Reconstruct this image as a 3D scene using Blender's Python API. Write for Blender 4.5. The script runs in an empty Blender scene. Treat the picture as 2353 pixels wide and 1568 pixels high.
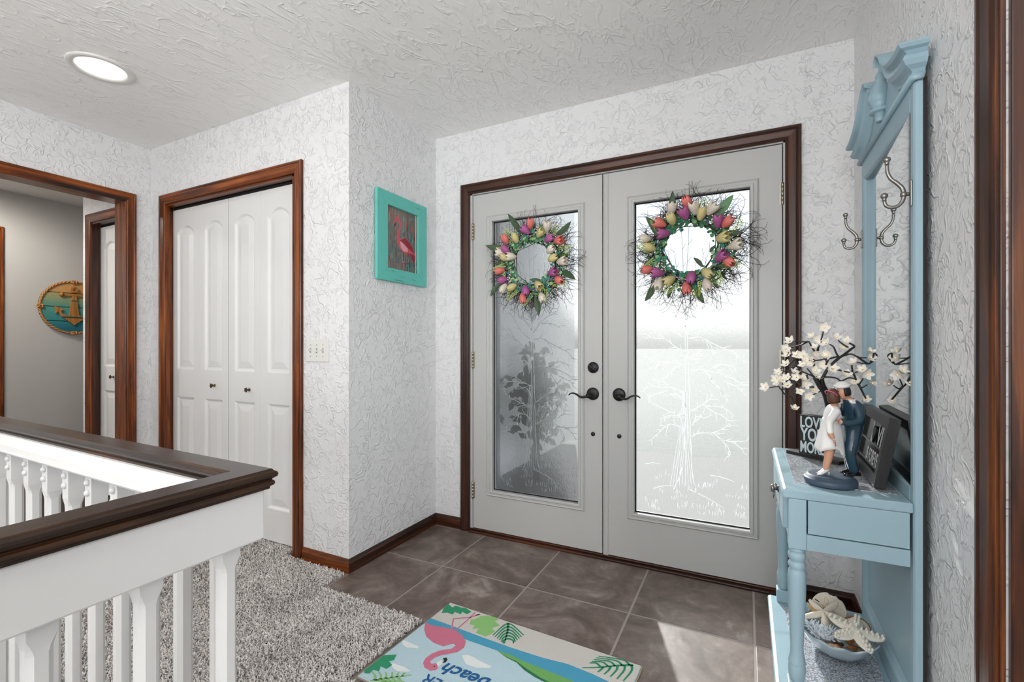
import bpy, bmesh, math, random
import numpy as np
from math import sin, cos, pi, radians, sqrt
from mathutils import Vector, Matrix
random.seed(7)
SC = bpy.context.scene
COL = SC.collection
# ------------------------------------------------------------ camera
YAW = radians(26.6267)
cam = bpy.data.objects.new('camera', bpy.data.cameras.new('camera'))
COL.objects.link(cam)
cam.location = (0, 0, 1.125)
cam.rotation_euler = (pi/2, 0, YAW)
cam.data.sensor_fit = 'HORIZONTAL'; cam.data.sensor_width = 36
cam.data.lens = 36*1076.1177/2353
cam.data.shift_y = 12.83/2353
cam.data.clip_start = .02
SC.camera = cam
# ------------------------------------------------------------ world, lights, exposure
SC.view_settings.view_transform = 'Standard'
SC.view_settings.look = 'None'
SC.view_settings.gamma = 1
SC.view_settings.use_curve_mapping = False
SC.view_settings.exposure = -0.34
SC.cycles.use_denoising = True
SC.cycles.max_bounces = 10
SC.cycles.diffuse_bounces = 5
SC.cycles.transmission_bounces = 8
SC.cycles.transparent_max_bounces = 12
SC.cycles.sample_clamp_indirect = 6
SC.cycles.caustics_reflective = False
wd = bpy.data.worlds.new('world'); SC.world = wd; wd.use_nodes = True
wn = wd.node_tree; wn.nodes.clear()
sky = wn.nodes.new('ShaderNodeTexSky'); sky.sky_type = 'NISHITA'; sky.sun_disc = False
sky.sun_elevation = radians(33); sky.sun_rotation = radians(200); sky.air_density = 1.0; sky.dust_density = 2.5
bgn = wn.nodes.new('ShaderNodeBackground'); bgn.inputs[1].default_value = .35
hs = wn.nodes.new('ShaderNodeHueSaturation'); hs.inputs['Saturation'].default_value = .25
won = wn.nodes.new('ShaderNodeOutputWorld')
wn.links.new(sky.outputs[0], hs.inputs['Color']); wn.links.new(hs.outputs[0], bgn.inputs[0]); wn.links.new(bgn.outputs[0], won.inputs[0])

def lamp(name, kind, loc, energy, color=(1, 1, 1), aim=None, size=None, size_y=None, **kw):
    d = bpy.data.lights.new(name, kind); d.energy = energy; d.color = color
    o = bpy.data.objects.new(name, d); COL.objects.link(o); o.location = loc
    if aim is not None:
        o.rotation_euler = (Vector(aim)).to_track_quat('-Z', 'Y').to_euler()
    if kind == 'AREA':
        d.shape = kw.get('shape', 'RECTANGLE'); d.size = size
        if size_y: d.size_y = size_y
    if kind == 'SUN': d.angle = radians(kw.get('angle', .6))
    if kind in ('POINT', 'SPOT') : d.shadow_soft_size = size or .05
    if kind == 'SPOT': d.spot_size = radians(kw.get('cone', 120)); d.spot_blend = .6
    return o
lamp('sun_light', 'SUN', (0, 6, 5), 12, (1, .98, .95), (.41, -1.09, -.62), angle=1.2)
# daylight through the big living-room windows behind the camera
lamp('window_daylight', 'AREA', (-1.9, -3.05, 1.45), 22, (.93, .97, 1.0), (.12, 1, .05), 2.6, 1.5)
lamp('window_daylight_small', 'AREA', (-.05, -3.05, 1.25), 34, (.95, .98, 1.0), (-.02, 1, -.10), .8, 1.5)
lamp('fill_light_side', 'AREA', (.37, -1.35, 1.45), 26, (.95, .98, 1.0), (-1, .5, .02), 1.5, 1.4)  # added fill lamp, no window here; evens out the alcove and closet walls
# added fill lamp in the side room, lights the alcove wall through the doorway
lamp('side_room_fill', 'AREA', (1.82, .05, 1.5), 88, (.96, .98, 1.0), (-1, .48, -.02), 1.5, 1.8)
# added upward fill lamp behind the camera, bounced off the ceiling for even light
lamp('ceiling_fill', 'AREA', (-1.1, -1.5, 1.55), 92, (1, .99, .97), (.05, .3, 1), 1.5, 1.5)
# ceiling downlights of the room (one is in view)
for lx, ly, e in ((-2.731, 1.109, 1.0), (-.2, -.55, 4), (-2.7, -1.3, 5)):
    lamp('downlight', 'AREA', (lx, ly, 2.405 if ly > 1 else 2.43), e, (1, .9, .78), (0, 0, -1), .17, shape='DISK')
# hallway downlight
lamp('hall_downlight', 'SPOT', (-5.0, 1.15, 2.40), 60, (1, .93, .84), (-.15, .1, -1), .07, cone=165)
lamp('hall_downlight', 'AREA', (-4.6, .2, 2.40), 26, (1, .96, .92), (0, 0, -1), .5, shape='DISK')
# ------------------------------------------------------------ mesh helpers
W = {}
class MB:
    def __init__(s): s.v = []; s.f = []; s.m = []; s.s = []
    def add(s, vs, fs, mi=0, sm=False):
        b = len(s.v); s.v.extend([tuple(map(float, v)) for v in vs])
        for f in fs: s.f.append([b+i for i in f]); s.m.append(mi); s.s.append(sm)
    def box(s, x0, x1, y0, y1, z0, z1, mi=0):
        vs = [(x, y, z) for z in (z0, z1) for x, y in ((x0, y0), (x1, y0), (x1, y1), (x0, y1))]
        s.add(vs, [(3, 2, 1, 0), (4, 5, 6, 7), (0, 1, 5, 4), (1, 2, 6, 5), (2, 3, 7, 6), (3, 0, 4, 7)], mi)
        return s
    def prism(s, poly, fn, d0, d1, mi=0, sm=False, caps=True):
        n = len(poly)
        vs = [fn(a, b, d0) for a, b in poly]+[fn(a, b, d1) for a, b in poly]
        if caps: s.add(vs, [list(range(n))[::-1], list(range(n, 2*n))], mi)
        s.add(vs, [(i, (i+1) % n, n+(i+1) % n, n+i) for i in range(n)], mi, sm)
        return s
    def loft(s, rings, mi=0, sm=True, caps=True, closed=True):
        n = len(rings[0]); vs = [p for r in rings for p in r]; fs = []
        for k in range(len(rings)-1):
            for i in range(n if closed else n-1):
                j = (i+1) % n
                fs.append((k*n+i, k*n+j, (k+1)*n+j, (k+1)*n+i))
        s.add(vs, fs, mi, sm)
        if caps:
            s.add(rings[0], [list(range(n))[::-1]], mi); s.add(rings[-1], [list(range(n))], mi)
        return s
    def tube(s, pts, rad, n=6, mi=0, sm=True, caps=True, flat=1.0):
        pts = [Vector(p) for p in pts]; k = len(pts)
        if not hasattr(rad, '__len__'): rad = [rad]*k
        t0 = (pts[1]-pts[0]).normalized(); up = Vector((0, 0, 1)) if abs(t0.z) < .9 else Vector((1, 0, 0))
        nrm = t0.cross(up).normalized(); rings = []
        for i, p in enumerate(pts):
            t = (pts[min(i+1, k-1)]-pts[max(i-1, 0)])
            t = t.normalized() if t.length > 1e-9 else t0
            nrm = (nrm-t*nrm.dot(t)); nrm = nrm.normalized() if nrm.length > 1e-6 else t.orthogonal().normalized()
            bn = t.cross(nrm)
            rings.append([p+(nrm*cos(2*pi*j/n)+bn*sin(2*pi*j/n)*flat)*rad[i] for j in range(n)])
        return s.loft(rings, mi, sm, caps)
    def lathe(s, prof, c=(0, 0, 0), n=20, mi=0, sm=True, fn=None, caps=True):
        fn = fn or (lambda x, y, z: (c[0]+x, c[1]+y, c[2]+z))
        return s.loft([[fn(r*cos(2*pi*j/n), r*sin(2*pi*j/n), z) for j in range(n)] for r, z in prof], mi, sm, caps)
    def ball(s, c, r, n=10, m=6, mi=0, sc=(1, 1, 1)):
        return s.loft([[(c[0]+sc[0]*r*sin(pi*(k+.02)/(m+.04))*cos(2*pi*j/n), c[1]+sc[1]*r*sin(pi*(k+.02)/(m+.04))*sin(2*pi*j/n), c[2]-sc[2]*r*cos(pi*(k+.02)/(m+.04))) for j in range(n)] for k in range(m+1)], mi, True)
    def build(s, name, mats, parent=None, bevel=0, world=True, recalc=True, sharp=None, **props):
        me = bpy.data.meshes.new(name)
        off = W.get(parent, (0, 0, 0)) if (parent is not None and world) else (0, 0, 0)
        if off != (0, 0, 0): vs = [(x-off[0], y-off[1], z-off[2]) for x, y, z in s.v]
        else: vs = s.v
        me.from_pydata(vs, [], s.f)
        if not isinstance(mats, (list, tuple)): mats = [mats]
        for m in mats: me.materials.append(m)
        me.polygons.foreach_set('material_index', s.m); me.polygons.foreach_set('use_smooth', s.s)
        if recalc and len(s.f) < 60000:
            bm = bmesh.new(); bm.from_mesh(me)
            bmesh.ops.remove_doubles(bm, verts=bm.verts, dist=1e-5)
            bmesh.ops.recalc_face_normals(bm, faces=bm.faces); bm.to_mesh(me); bm.free()
        me.update()
        o = bpy.data.objects.new(name, me); COL.objects.link(o)
        if parent is not None: o.parent = parent
        W[o] = off if parent is not None else (0, 0, 0)
        if bevel:
            b = o.modifiers.new('bevel', 'BEVEL'); b.width = bevel; b.segments = 2; b.limit_method = 'ANGLE'; b.angle_limit = radians(40)
        for k, v in props.items(): o[k] = v
        return o
def empty(name, loc=(0, 0, 0), rz=0, **props):
    o = bpy.data.objects.new(name, None); COL.objects.link(o); o.empty_display_size = .05
    o.location = loc; o.rotation_euler = (0, 0, rz); W[o] = tuple(loc)
    for k, v in props.items(): o[k] = v
    return o
def inst(src, name, parent=None, loc=(0, 0, 0), rot=(0, 0, 0), sc=1.0):
    o = src.copy(); o.name = name; COL.objects.link(o); o.parent = parent
    o.location = loc; o.rotation_euler = rot; o.scale = (sc, sc, sc) if not hasattr(sc, '__len__') else sc
    return o
def smooth_path(pts, n=6):
    pts = [Vector(p) for p in pts]
    if len(pts) < 3: return pts
    e = [pts[0]*2-pts[1]]+pts+[pts[-1]*2-pts[-2]]; o = []
    for i in range(1, len(e)-2):
        a, b, c, d = e[i-1:i+3]
        for k in range(n):
            t = k/n
            o.append(.5*((2*b)+(c-a)*t+(2*a-5*b+4*c-d)*t*t+(3*b-a-3*c+d)*t**3))
    o.append(pts[-1]); return o
def ell(rx, ry, n=24, cx=0, cy=0): return [(cx+rx*cos(2*pi*i/n), cy+ry*sin(2*pi*i/n)) for i in range(n)]
def tri_fill(poly):
    """triangulate a simple polygon (list of 2D points) -> index triples"""
    from mathutils.geometry import tessellate_polygon
    return tessellate_polygon([[Vector((a, b, 0)) for a, b in poly]])
def flat_poly(mb, poly, fn, d, mi=0):
    mb.add([fn(a, b, d) for a, b in poly], tri_fill(poly), mi)
def solid_poly(mb, poly, fn, d0, d1, mi=0, sm=False):
    """extruded polygon with triangulated caps, good for concave outlines"""
    n = len(poly); t = tri_fill(poly)
    vs = [fn(a, b, d0) for a, b in poly]+[fn(a, b, d1) for a, b in poly]
    mb.add(vs, [tuple(reversed(x)) for x in t]+[tuple(i+n for i in x) for x in t], mi)
    mb.add(vs, [(i, (i+1) % n, n+(i+1) % n, n+i) for i in range(n)], mi, sm)
def text_mesh(txt, size, extrude=.0004, shear=0, bold=0, spacing=1.0):
    cu = bpy.data.curves.new('text', 'FONT'); cu.body = txt; cu.size = size; cu.extrude = extrude; cu.shear = shear
    cu.offset = bold; cu.align_x = 'CENTER'; cu.space_character = spacing; cu.resolution_u = 3
    o = bpy.data.objects.new('text', cu); COL.objects.link(o)
    dg = bpy.context.evaluated_depsgraph_get(); me = bpy.data.meshes.new_from_object(o.evaluated_get(dg))
    bpy.data.objects.remove(o); bpy.data.curves.remove(cu)
    return [tuple(v.co) for v in me.vertices], [tuple(p.vertices) for p in me.polygons]
# ------------------------------------------------------------ materials
def lin(c):
    return tuple(((x/255)/12.92 if x/255 <= .04045 else ((x/255+.055)/1.055)**2.4) for x in c)+(1,)
class NT:
    def __init__(s, name):
        s.mat = bpy.data.materials.new(name); s.mat.use_nodes = True; s.t = s.mat.node_tree
        s.b = s.t.nodes['Principled BSDF']; s.out = s.t.nodes['Material Output']
    def n(s, typ, **kw):
        nd = s.t.nodes.new('ShaderNode'+typ)
        for k, v in kw.items():
            if k in nd.inputs: nd.inputs[k].default_value = v
            else: setattr(nd, k, v)
        return nd
    def l(s, a, b): s.t.links.new(a, b)
    def coords(s, scale=(1, 1, 1), rot=(0, 0, 0), src='Object'):
        tc = s.n('TexCoord'); mp = s.n('Mapping'); mp.inputs['Scale'].default_value = scale; mp.inputs['Rotation'].default_value = rot
        s.l(tc.outputs[src], mp.inputs['Vector']); return mp.outputs[0]
    def noise(s, vec, scale, detail=2, rough=.5, dist=0):
        nd = s.n('TexNoise'); nd.inputs['Scale'].default_value = scale; nd.inputs['Detail'].default_value = detail
        nd.inputs['Roughness'].default_value = rough; nd.inputs['Distortion'].default_value = dist
        s.l(vec, nd.inputs['Vector']); return nd.outputs['Fac']
    def math(s, op, a, b=None, clamp=False):
        nd = s.n('Math', operation=op, use_clamp=clamp)
        for i, x in enumerate((a, b)):
            if x is None: continue
            if isinstance(x, (int, float)): nd.inputs[i].default_value = x
            else: s.l(x, nd.inputs[i])
        return nd.outputs[0]
    def ramp(s, fac, stops):
        nd = s.n('ValToRGB'); r = nd.color_ramp
        while len(r.elements) < len(stops): r.elements.new(.5)
        for e, (p, c) in zip(r.elements, stops):
            e.position = p; e.color = c if len(c) == 4 else tuple(c)+(1,)
        s.l(fac, nd.inputs[0]); return nd.outputs[0]
    def bump(s, h, strength=.5, dist=.002):
        nd = s.n('Bump'); nd.inputs['Strength'].default_value = strength; nd.inputs['Distance'].default_value = dist
        s.l(h, nd.inputs['Height']); s.l(nd.outputs[0], s.b.inputs['Normal']); return nd
def mat(name, rgb, rough=.5, metal=0, spec=.5, coat=0, emit=0, bump=None, var=0):
    m = NT(name); m.b.inputs['Base Color'].default_value = lin(rgb)
    m.b.inputs['Roughness'].default_value = rough; m.b.inputs['Metallic'].default_value = metal
    m.b.inputs['Specular IOR Level'].default_value = spec
    if coat: m.b.inputs['Coat Weight'].default_value = coat
    if emit:
        m.b.inputs['Emission Color'].default_value = lin(rgb); m.b.inputs['Emission Strength'].default_value = emit
    if bump or var:
        v = m.coords(); f = m.noise(v, bump[0] if bump else 30, 3)
        if bump: m.bump(f, bump[1], bump[2])
        if var:
            c = lin(rgb); m.l(m.ramp(m.noise(v, var[0] if hasattr(var, '__len__') else 12, 4), [(.3, tuple(x*.8 for x in c[:3])), (.7, tuple(min(1, x*1.12) for x in c[:3]))]), m.b.inputs['Base Color'])
    return m.mat
def stucco(name, rgb, sc=1.0, stretch=(1, 1, 1), strength=.75, rot=(0, 0, 0)):
    m = NT(name); m.b.inputs['Base Color'].default_value = lin(rgb); m.b.inputs['Roughness'].default_value = .35
    m.b.inputs['Specular IOR Level'].default_value = .35
    v = m.coords(stretch, rot)
    def ridges(scale, width, dist):
        f = m.noise(v, scale, 1.5, .5, dist)
        a = m.math('ABSOLUTE', m.math('SUBTRACT', f, .5))
        return m.ramp(a, [(0, (1, 1, 1)), (width, (0, 0, 0))])
    r1 = ridges(15*sc, .055, .9); r2 = ridges(27*sc, .075, 1.2)
    k1 = m.ramp(m.noise(v, 15*sc, 2), [(.42, (0, 0, 0)), (.56, (1, 1, 1))])
    k2 = m.ramp(m.noise(v, 24*sc, 2, .5, .6), [(.45, (0, 0, 0)), (.58, (1, 1, 1))])
    h = m.math('ADD', m.math('MULTIPLY', r1, k1), m.math('MULTIPLY', m.math('MULTIPLY', r2, k2), .8))
    h = m.math('ADD', h, m.math('MULTIPLY', m.noise(v, 11*sc, 3), .6))
    m.bump(h, strength, .0040)
    return m.mat
def wood(name, axis, dark, light, mid, rough=.28, sc=1.0):
    m = NT(name); st = [26, 26, 26]; st[axis] = 1.3
    v = m.coords(tuple(x*sc for x in st))
    f = m.noise(v, 1.0, 6, .62, .9)
    st2 = [90, 90, 90]; st2[axis] = 3
    g = m.noise(m.coords(tuple(x*sc for x in st2)), 1.0, 3, .6)
    h = m.math('ADD', m.math('MULTIPLY', f, .78), m.math('MULTIPLY', g, .22))
    m.l(m.ramp(h, [(.37, lin(dark)), (.51, lin(mid)), (.68, lin(light))]), m.b.inputs['Base Color'])
    m.b.inputs['Roughness'].default_value = rough; m.b.inputs['Specular IOR Level'].default_value = .35
    m.b.inputs['Coat Weight'].default_value = .08; m.b.inputs['Coat Roughness'].default_value = .35
    m.bump(h, .12, .001)
    return m.mat
MT = {}
MT['wall'] = stucco('textured_white_wall', (226, 226, 227))
MT['ceil'] = stucco('textured_ceiling', (240, 239, 237), .8, (1.0, .5, 1), .62, (0, 0, radians(-25)))
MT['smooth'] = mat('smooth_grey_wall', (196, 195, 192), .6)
MT['white'] = mat('white_satin_paint', (222, 222, 221), .38)
MT['doorw'] = mat('entry_door_paint', (186, 186, 184), .36)
MT['railw'] = mat('railing_white_paint', (226, 226, 225), .42, bump=(40, .06, .001))
OD, OM, OL = (34, 15, 5), (102, 48, 13), (164, 88, 30)
for i, a in enumerate('xyz'):
    MT['wo'+a] = wood('stained_wood_'+a, i, OD, OL, OM)
    MT['wt'+a] = wood('walnut_stained_wood_'+a, i, (26, 14, 9), (116, 64, 28), (62, 32, 17))
    MT['wd'+a] = wood('dark_stained_wood_'+a, i, (30, 15, 9), (92, 50, 31), (58, 30, 18), .3)
    MT['rl'+a] = wood('handrail_wood_'+a, i, (24, 16, 12), (88, 56, 33), (46, 31, 21), .27, 1.2)
MT['blue'] = mat('blue_chalk_paint', (152, 180, 192), .38, bump=(60, .05, .001))
MT['rawwood_shade'] = mat('unpainted_board_and_gap_shade', (36, 31, 28), .8)  # raw wood, darkened so it also paints shade behind the hall tree frame
MT['black'] = mat('black_hardware', (26, 25, 24), .36, .3)
MT['bronze'] = mat('antique_bronze', (92, 72, 46), .4, .85)
MT['nickel'] = mat('brushed_nickel', (142, 139, 134), .34, 1)
MT['satin'] = mat('satin_hinge_metal', (172, 164, 150), .38, .9)
MT['gap'] = mat('dark_recess', (18, 16, 15), .9)
MT['plastic'] = mat('switch_plastic', (220, 219, 215), .3)
m = NT('mirror_glass'); m.b.inputs['Base Color'].default_value = (.82, .85, .86, 1); m.b.inputs['Metallic'].default_value = 1; m.b.inputs['Roughness'].default_value = .015; MT['mirror'] = m.mat
m = NT('picture_glass'); m.t.nodes.remove(m.b); tr_ = m.n('BsdfTransparent'); gl_ = m.n('BsdfGlossy'); gl_.inputs['Roughness'].default_value = .02; lw_ = m.n('LayerWeight'); lw_.inputs[0].default_value = .5; fv_ = m.math('ADD', m.math('MULTIPLY', m.math('POWER', lw_.outputs['Facing'], 4.5), .9), .045, True)
mx_ = m.n('MixShader'); m.l(fv_, mx_.inputs[0]); m.l(tr_.outputs[0], mx_.inputs[1]); m.l(gl_.outputs[0], mx_.inputs[2]); m.l(mx_.outputs[0], m.out.inputs[0]); MT['pglass'] = m.mat
# hammered privacy glass: part see-through, part rough refraction, a sheen on the face
m = NT('hammered_privacy_glass'); m.t.nodes.remove(m.b)
v = m.coords(); hn = m.math('ADD', m.noise(v, 130, 2, .5, .4), m.math('MULTIPLY', m.noise(v, 45, 2), .6))
bp = m.n('Bump'); bp.inputs['Strength'].default_value = .9; bp.inputs['Distance'].default_value = .003; m.l(hn, bp.inputs['Height'])
tp = m.n('BsdfTransparent'); tp.inputs[0].default_value = (.93, .95, .95, 1)
rf = m.n('BsdfRefraction'); rf.inputs['Roughness'].default_value = .36; rf.inputs['IOR'].default_value = 1.28; rf.inputs[0].default_value = (.95, .96, .97, 1); m.l(bp.outputs[0], rf.inputs['Normal'])
tl = m.n('BsdfTranslucent'); tl.inputs[0].default_value = (.92, .93, .94, 1); m.l(bp.outputs[0], tl.inputs['Normal'])
gs = m.n('BsdfGlossy'); gs.inputs['Roughness'].default_value = .09; m.l(bp.outputs[0], gs.inputs['Normal'])
m1 = m.n('MixShader'); m1.inputs[0].default_value = .48; m.l(tp.outputs[0], m1.inputs[1]); m.l(rf.outputs[0], m1.inputs[2])
m2 = m.n('MixShader'); m2.inputs[0].default_value = .10; m.l(m1.outputs[0], m2.inputs[1]); m.l(tl.outputs[0], m2.inputs[2])
lw = m.n('LayerWeight'); lw.inputs[0].default_value = .5; fv = m.math('ADD', m.math('MULTIPLY', m.math('POWER', lw.outputs['Facing'], 4.5), .9), .045, True)
m3 = m.n('MixShader'); m.l(fv, m3.inputs[0]); m.l(m2.outputs[0], m3.inputs[1]); m.l(gs.outputs[0], m3.inputs[2]); m.l(m3.outputs[0], m.out.inputs[0]); MT['glass'] = m.mat
m = NT('clear_glass_back'); m.t.nodes.remove(m.b); t_ = m.n('BsdfTransparent'); t_.inputs[0].default_value = (.97, .985, .98, 1); m.l(t_.outputs[0], m.out.inputs[0]); MT['clear'] = m.mat
m = NT('embossed_glass_ridge'); m.t.nodes.remove(m.b); t1 = m.n('BsdfTranslucent'); t1.inputs[0].default_value = (.95, .96, .97, 1); t2 = m.n('BsdfTransparent'); t2.inputs[0].default_value = (.9, .92, .92, 1); g1 = m.n('BsdfGlossy'); g1.inputs['Roughness'].default_value = .12
x1 = m.n('MixShader'); x1.inputs[0].default_value = .45; m.l(t1.outputs[0], x1.inputs[1]); m.l(t2.outputs[0], x1.inputs[2]); x2 = m.n('MixShader'); x2.inputs[0].default_value = .12; m.l(x1.outputs[0], x2.inputs[1]); m.l(g1.outputs[0], x2.inputs[2]); m.l(x2.outputs[0], m.out.inputs[0]); MT['ridge'] = m.mat
# glitter
m = NT('silver_glitter'); v = m.coords(); vo = m.n('TexVoronoi'); vo.inputs['Scale'].default_value = 330; m.l(v, vo.inputs['Vector'])
sp = m.n('SeparateColor'); m.l(vo.outputs['Color'], sp.inputs[0])
m.l(m.ramp(sp.outputs[0], [(.0, lin((112, 114, 118))), (.45, lin((176, 178, 184))), (.75, lin((236, 238, 244))), (1, lin((206, 218, 238)))]), m.b.inputs['Base Color'])
m.b.inputs['Metallic'].default_value = .45; m.b.inputs['Roughness'].default_value = .32; m.bump(sp.outputs[1], .9, .002); MT['glitter'] = m.mat
# floor tile
m = NT('slate_look_tile'); oi = m.n('ObjectInfo'); tc = m.n('TexCoord'); ad = m.n('VectorMath', operation='ADD'); m.l(tc.outputs['Object'], ad.inputs[0])
cmb = m.n('CombineXYZ'); rm = m.math('MULTIPLY', oi.outputs['Random'], 37.0); m.l(rm, cmb.inputs[0]); m.l(rm, cmb.inputs[1]); m.l(cmb.outputs[0], ad.inputs[1])
n1 = m.noise(ad.outputs[0], 4.5, 8, .62, 1.4); n2 = m.noise(ad.outputs[0], 30, 4, .6, .5)
mixn = m.math('ADD', m.math('MULTIPLY', n1, .8), m.math('MULTIPLY', n2, .2))
m.l(m.ramp(mixn, [(.30, lin((70, 57, 50))), (.47, lin((102, 87, 79))), (.58, lin((122, 108, 100))), (.72, lin((160, 150, 144)))]), m.b.inputs['Base Color'])
m.b.inputs['Roughness'].default_value = .38; m.bump(mixn, .25, .004); MT['tile'] = m.mat
MT['grout'] = mat('tile_grout', (156, 147, 142), .85, bump=(200, .2, .001))
m = NT('carpet_pile'); v = m.coords(); f = m.noise(v, 170, 2, .7); g = m.noise(v, 7, 3)
hh = m.math('ADD', m.math('MULTIPLY', f, .75), m.math('MULTIPLY', g, .25))
m.l(m.ramp(hh, [(.3, lin((104, 97, 94))), (.48, lin((218, 212, 208))), (.7, lin((250, 247, 244)))]), m.b.inputs['Base Color']); m.b.inputs['Roughness'].default_value = .95; m.b.inputs['Specular IOR Level'].default_value = .1; MT['carpet'] = m.mat
MT['backing'] = mat('carpet_backing', (150, 144, 140), .95)
MT['hallfloor'] = wood('dark_hall_floor', 1, (38, 24, 18), (84, 56, 42), (60, 38, 28), .35, .5)
# ------------------------------------------------------------ outlines in metres
BRANCH=[[(0.2702,0.6756),(0.3099,0.7003),(0.3722,0.7084),(0.4181,0.733),(0.4483,0.7599)],[(0.3722,0.7084),(0.4181,0.6689),(0.4483,0.6216),(0.4408,0.5961)],[(0.4105,0.679),(0.4783,0.6595),(0.5152,0.6134)],[(0.4483,0.6712),(0.5152,0.68)],[(0.2422,0.6918),(0.2138,0.7267),(0.1646,0.7309),(0.123,0.6907),(0.068,0.6377)],[(0.1646,0.7309),(0.1522,0.6854)],[(0.2438,0.78),(0.1893,0.7917),(0.123,0.818),(0.0723,0.8457)],[(0.2422,0.7579),(0.2219,0.7788),(0.1646,0.7755),(0.123,0.7507)],[(0.2702,0.8035),(0.3099,0.831),(0.349,0.8582),(0.3722,0.8952)],[(0.3334,0.8394),(0.3722,0.809),(0.4181,0.7901),(0.4483,0.7634)],[(0.349,0.833),(0.4181,0.8328),(0.4708,0.7931)],[(0.2462,0.8976),(0.1893,0.9177),(0.1146,0.9189),(0.0552,0.9207)],[(0.1646,0.9019),(0.0893,0.8766),(0.0638,0.8529)],[(0.1811,0.9248),(0.1397,0.9458),(0.0893,0.9594)],[(0.2502,0.8244),(0.23,0.8676),(0.1975,0.8884),(0.1563,0.8719)],[(0.2622,1.0043),(0.3256,1.0128),(0.3568,0.981),(0.3953,0.9319),(0.4483,0.8556)],[(0.3412,1.0095),(0.4029,0.9964),(0.4783,0.9628),(0.5152,0.9358)],[(0.3568,1.0134),(0.4181,1.0395),(0.4783,1.0193)],[(0.3645,0.9704),(0.4181,0.897)],[(0.4181,0.9611),(0.4857,0.9278),(0.5005,0.9037)],[(0.2462,1.0297),(0.1893,1.0436),(0.1146,1.0463),(0.0466,1.072)],[(0.1314,1.0428),(0.0893,1.0046)],[(0.2138,1.0365),(0.1729,0.9914),(0.1314,0.9531)],[(0.2622,1.1653),(0.3099,1.1723),(0.3568,1.1395),(0.3799,1.0749)],[(0.3256,1.1649),(0.4029,1.1251),(0.4633,1.0968),(0.5005,1.0548)],[(0.2662,1.0666),(0.2941,1.0887),(0.3256,1.1106)],[(0.2702,1.063),(0.3256,1.0671)],[(0.2462,1.0921),(0.1893,1.1325),(0.123,1.185),(0.0552,1.2462)],[(0.1563,1.1623),(0.0893,1.1703),(0.0466,1.1933)],[(0.1314,1.1774),(0.1062,1.2302)],[(0.2381,1.1692),(0.1893,1.2066),(0.1397,1.2744),(0.1062,1.3278)],[(0.2582,1.2056),(0.2941,1.2488),(0.3412,1.2912),(0.4029,1.318)],[(0.3099,1.2558),(0.3722,1.2544),(0.4181,1.232)],[(0.2502,1.2571),(0.2219,1.3093),(0.2057,1.3615)],[(0.2502,1.2571),(0.2702,1.3224),(0.3099,1.3647)],[(0.2782,0.7309),(0.302,0.7834),(0.3412,0.7712)],[(0.2861,0.746),(0.3256,0.792)]]
TRUNK=[[(0.1893,0.4065),(0.2219,0.4841),(0.2365,0.5738),(0.243,0.6699),(0.2462,0.7802),(0.2478,0.8977),(0.2462,1.015),(0.2462,1.1471),(0.2478,1.2571),(0.2502,1.3671)],[(0.298,0.4049),(0.2798,0.4902),(0.2742,0.5773),(0.271,0.672),(0.2678,0.7814),(0.2662,0.8984),(0.2606,1.0153),(0.2558,1.1471),(0.2542,1.257),(0.2542,1.3669)]]
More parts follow.
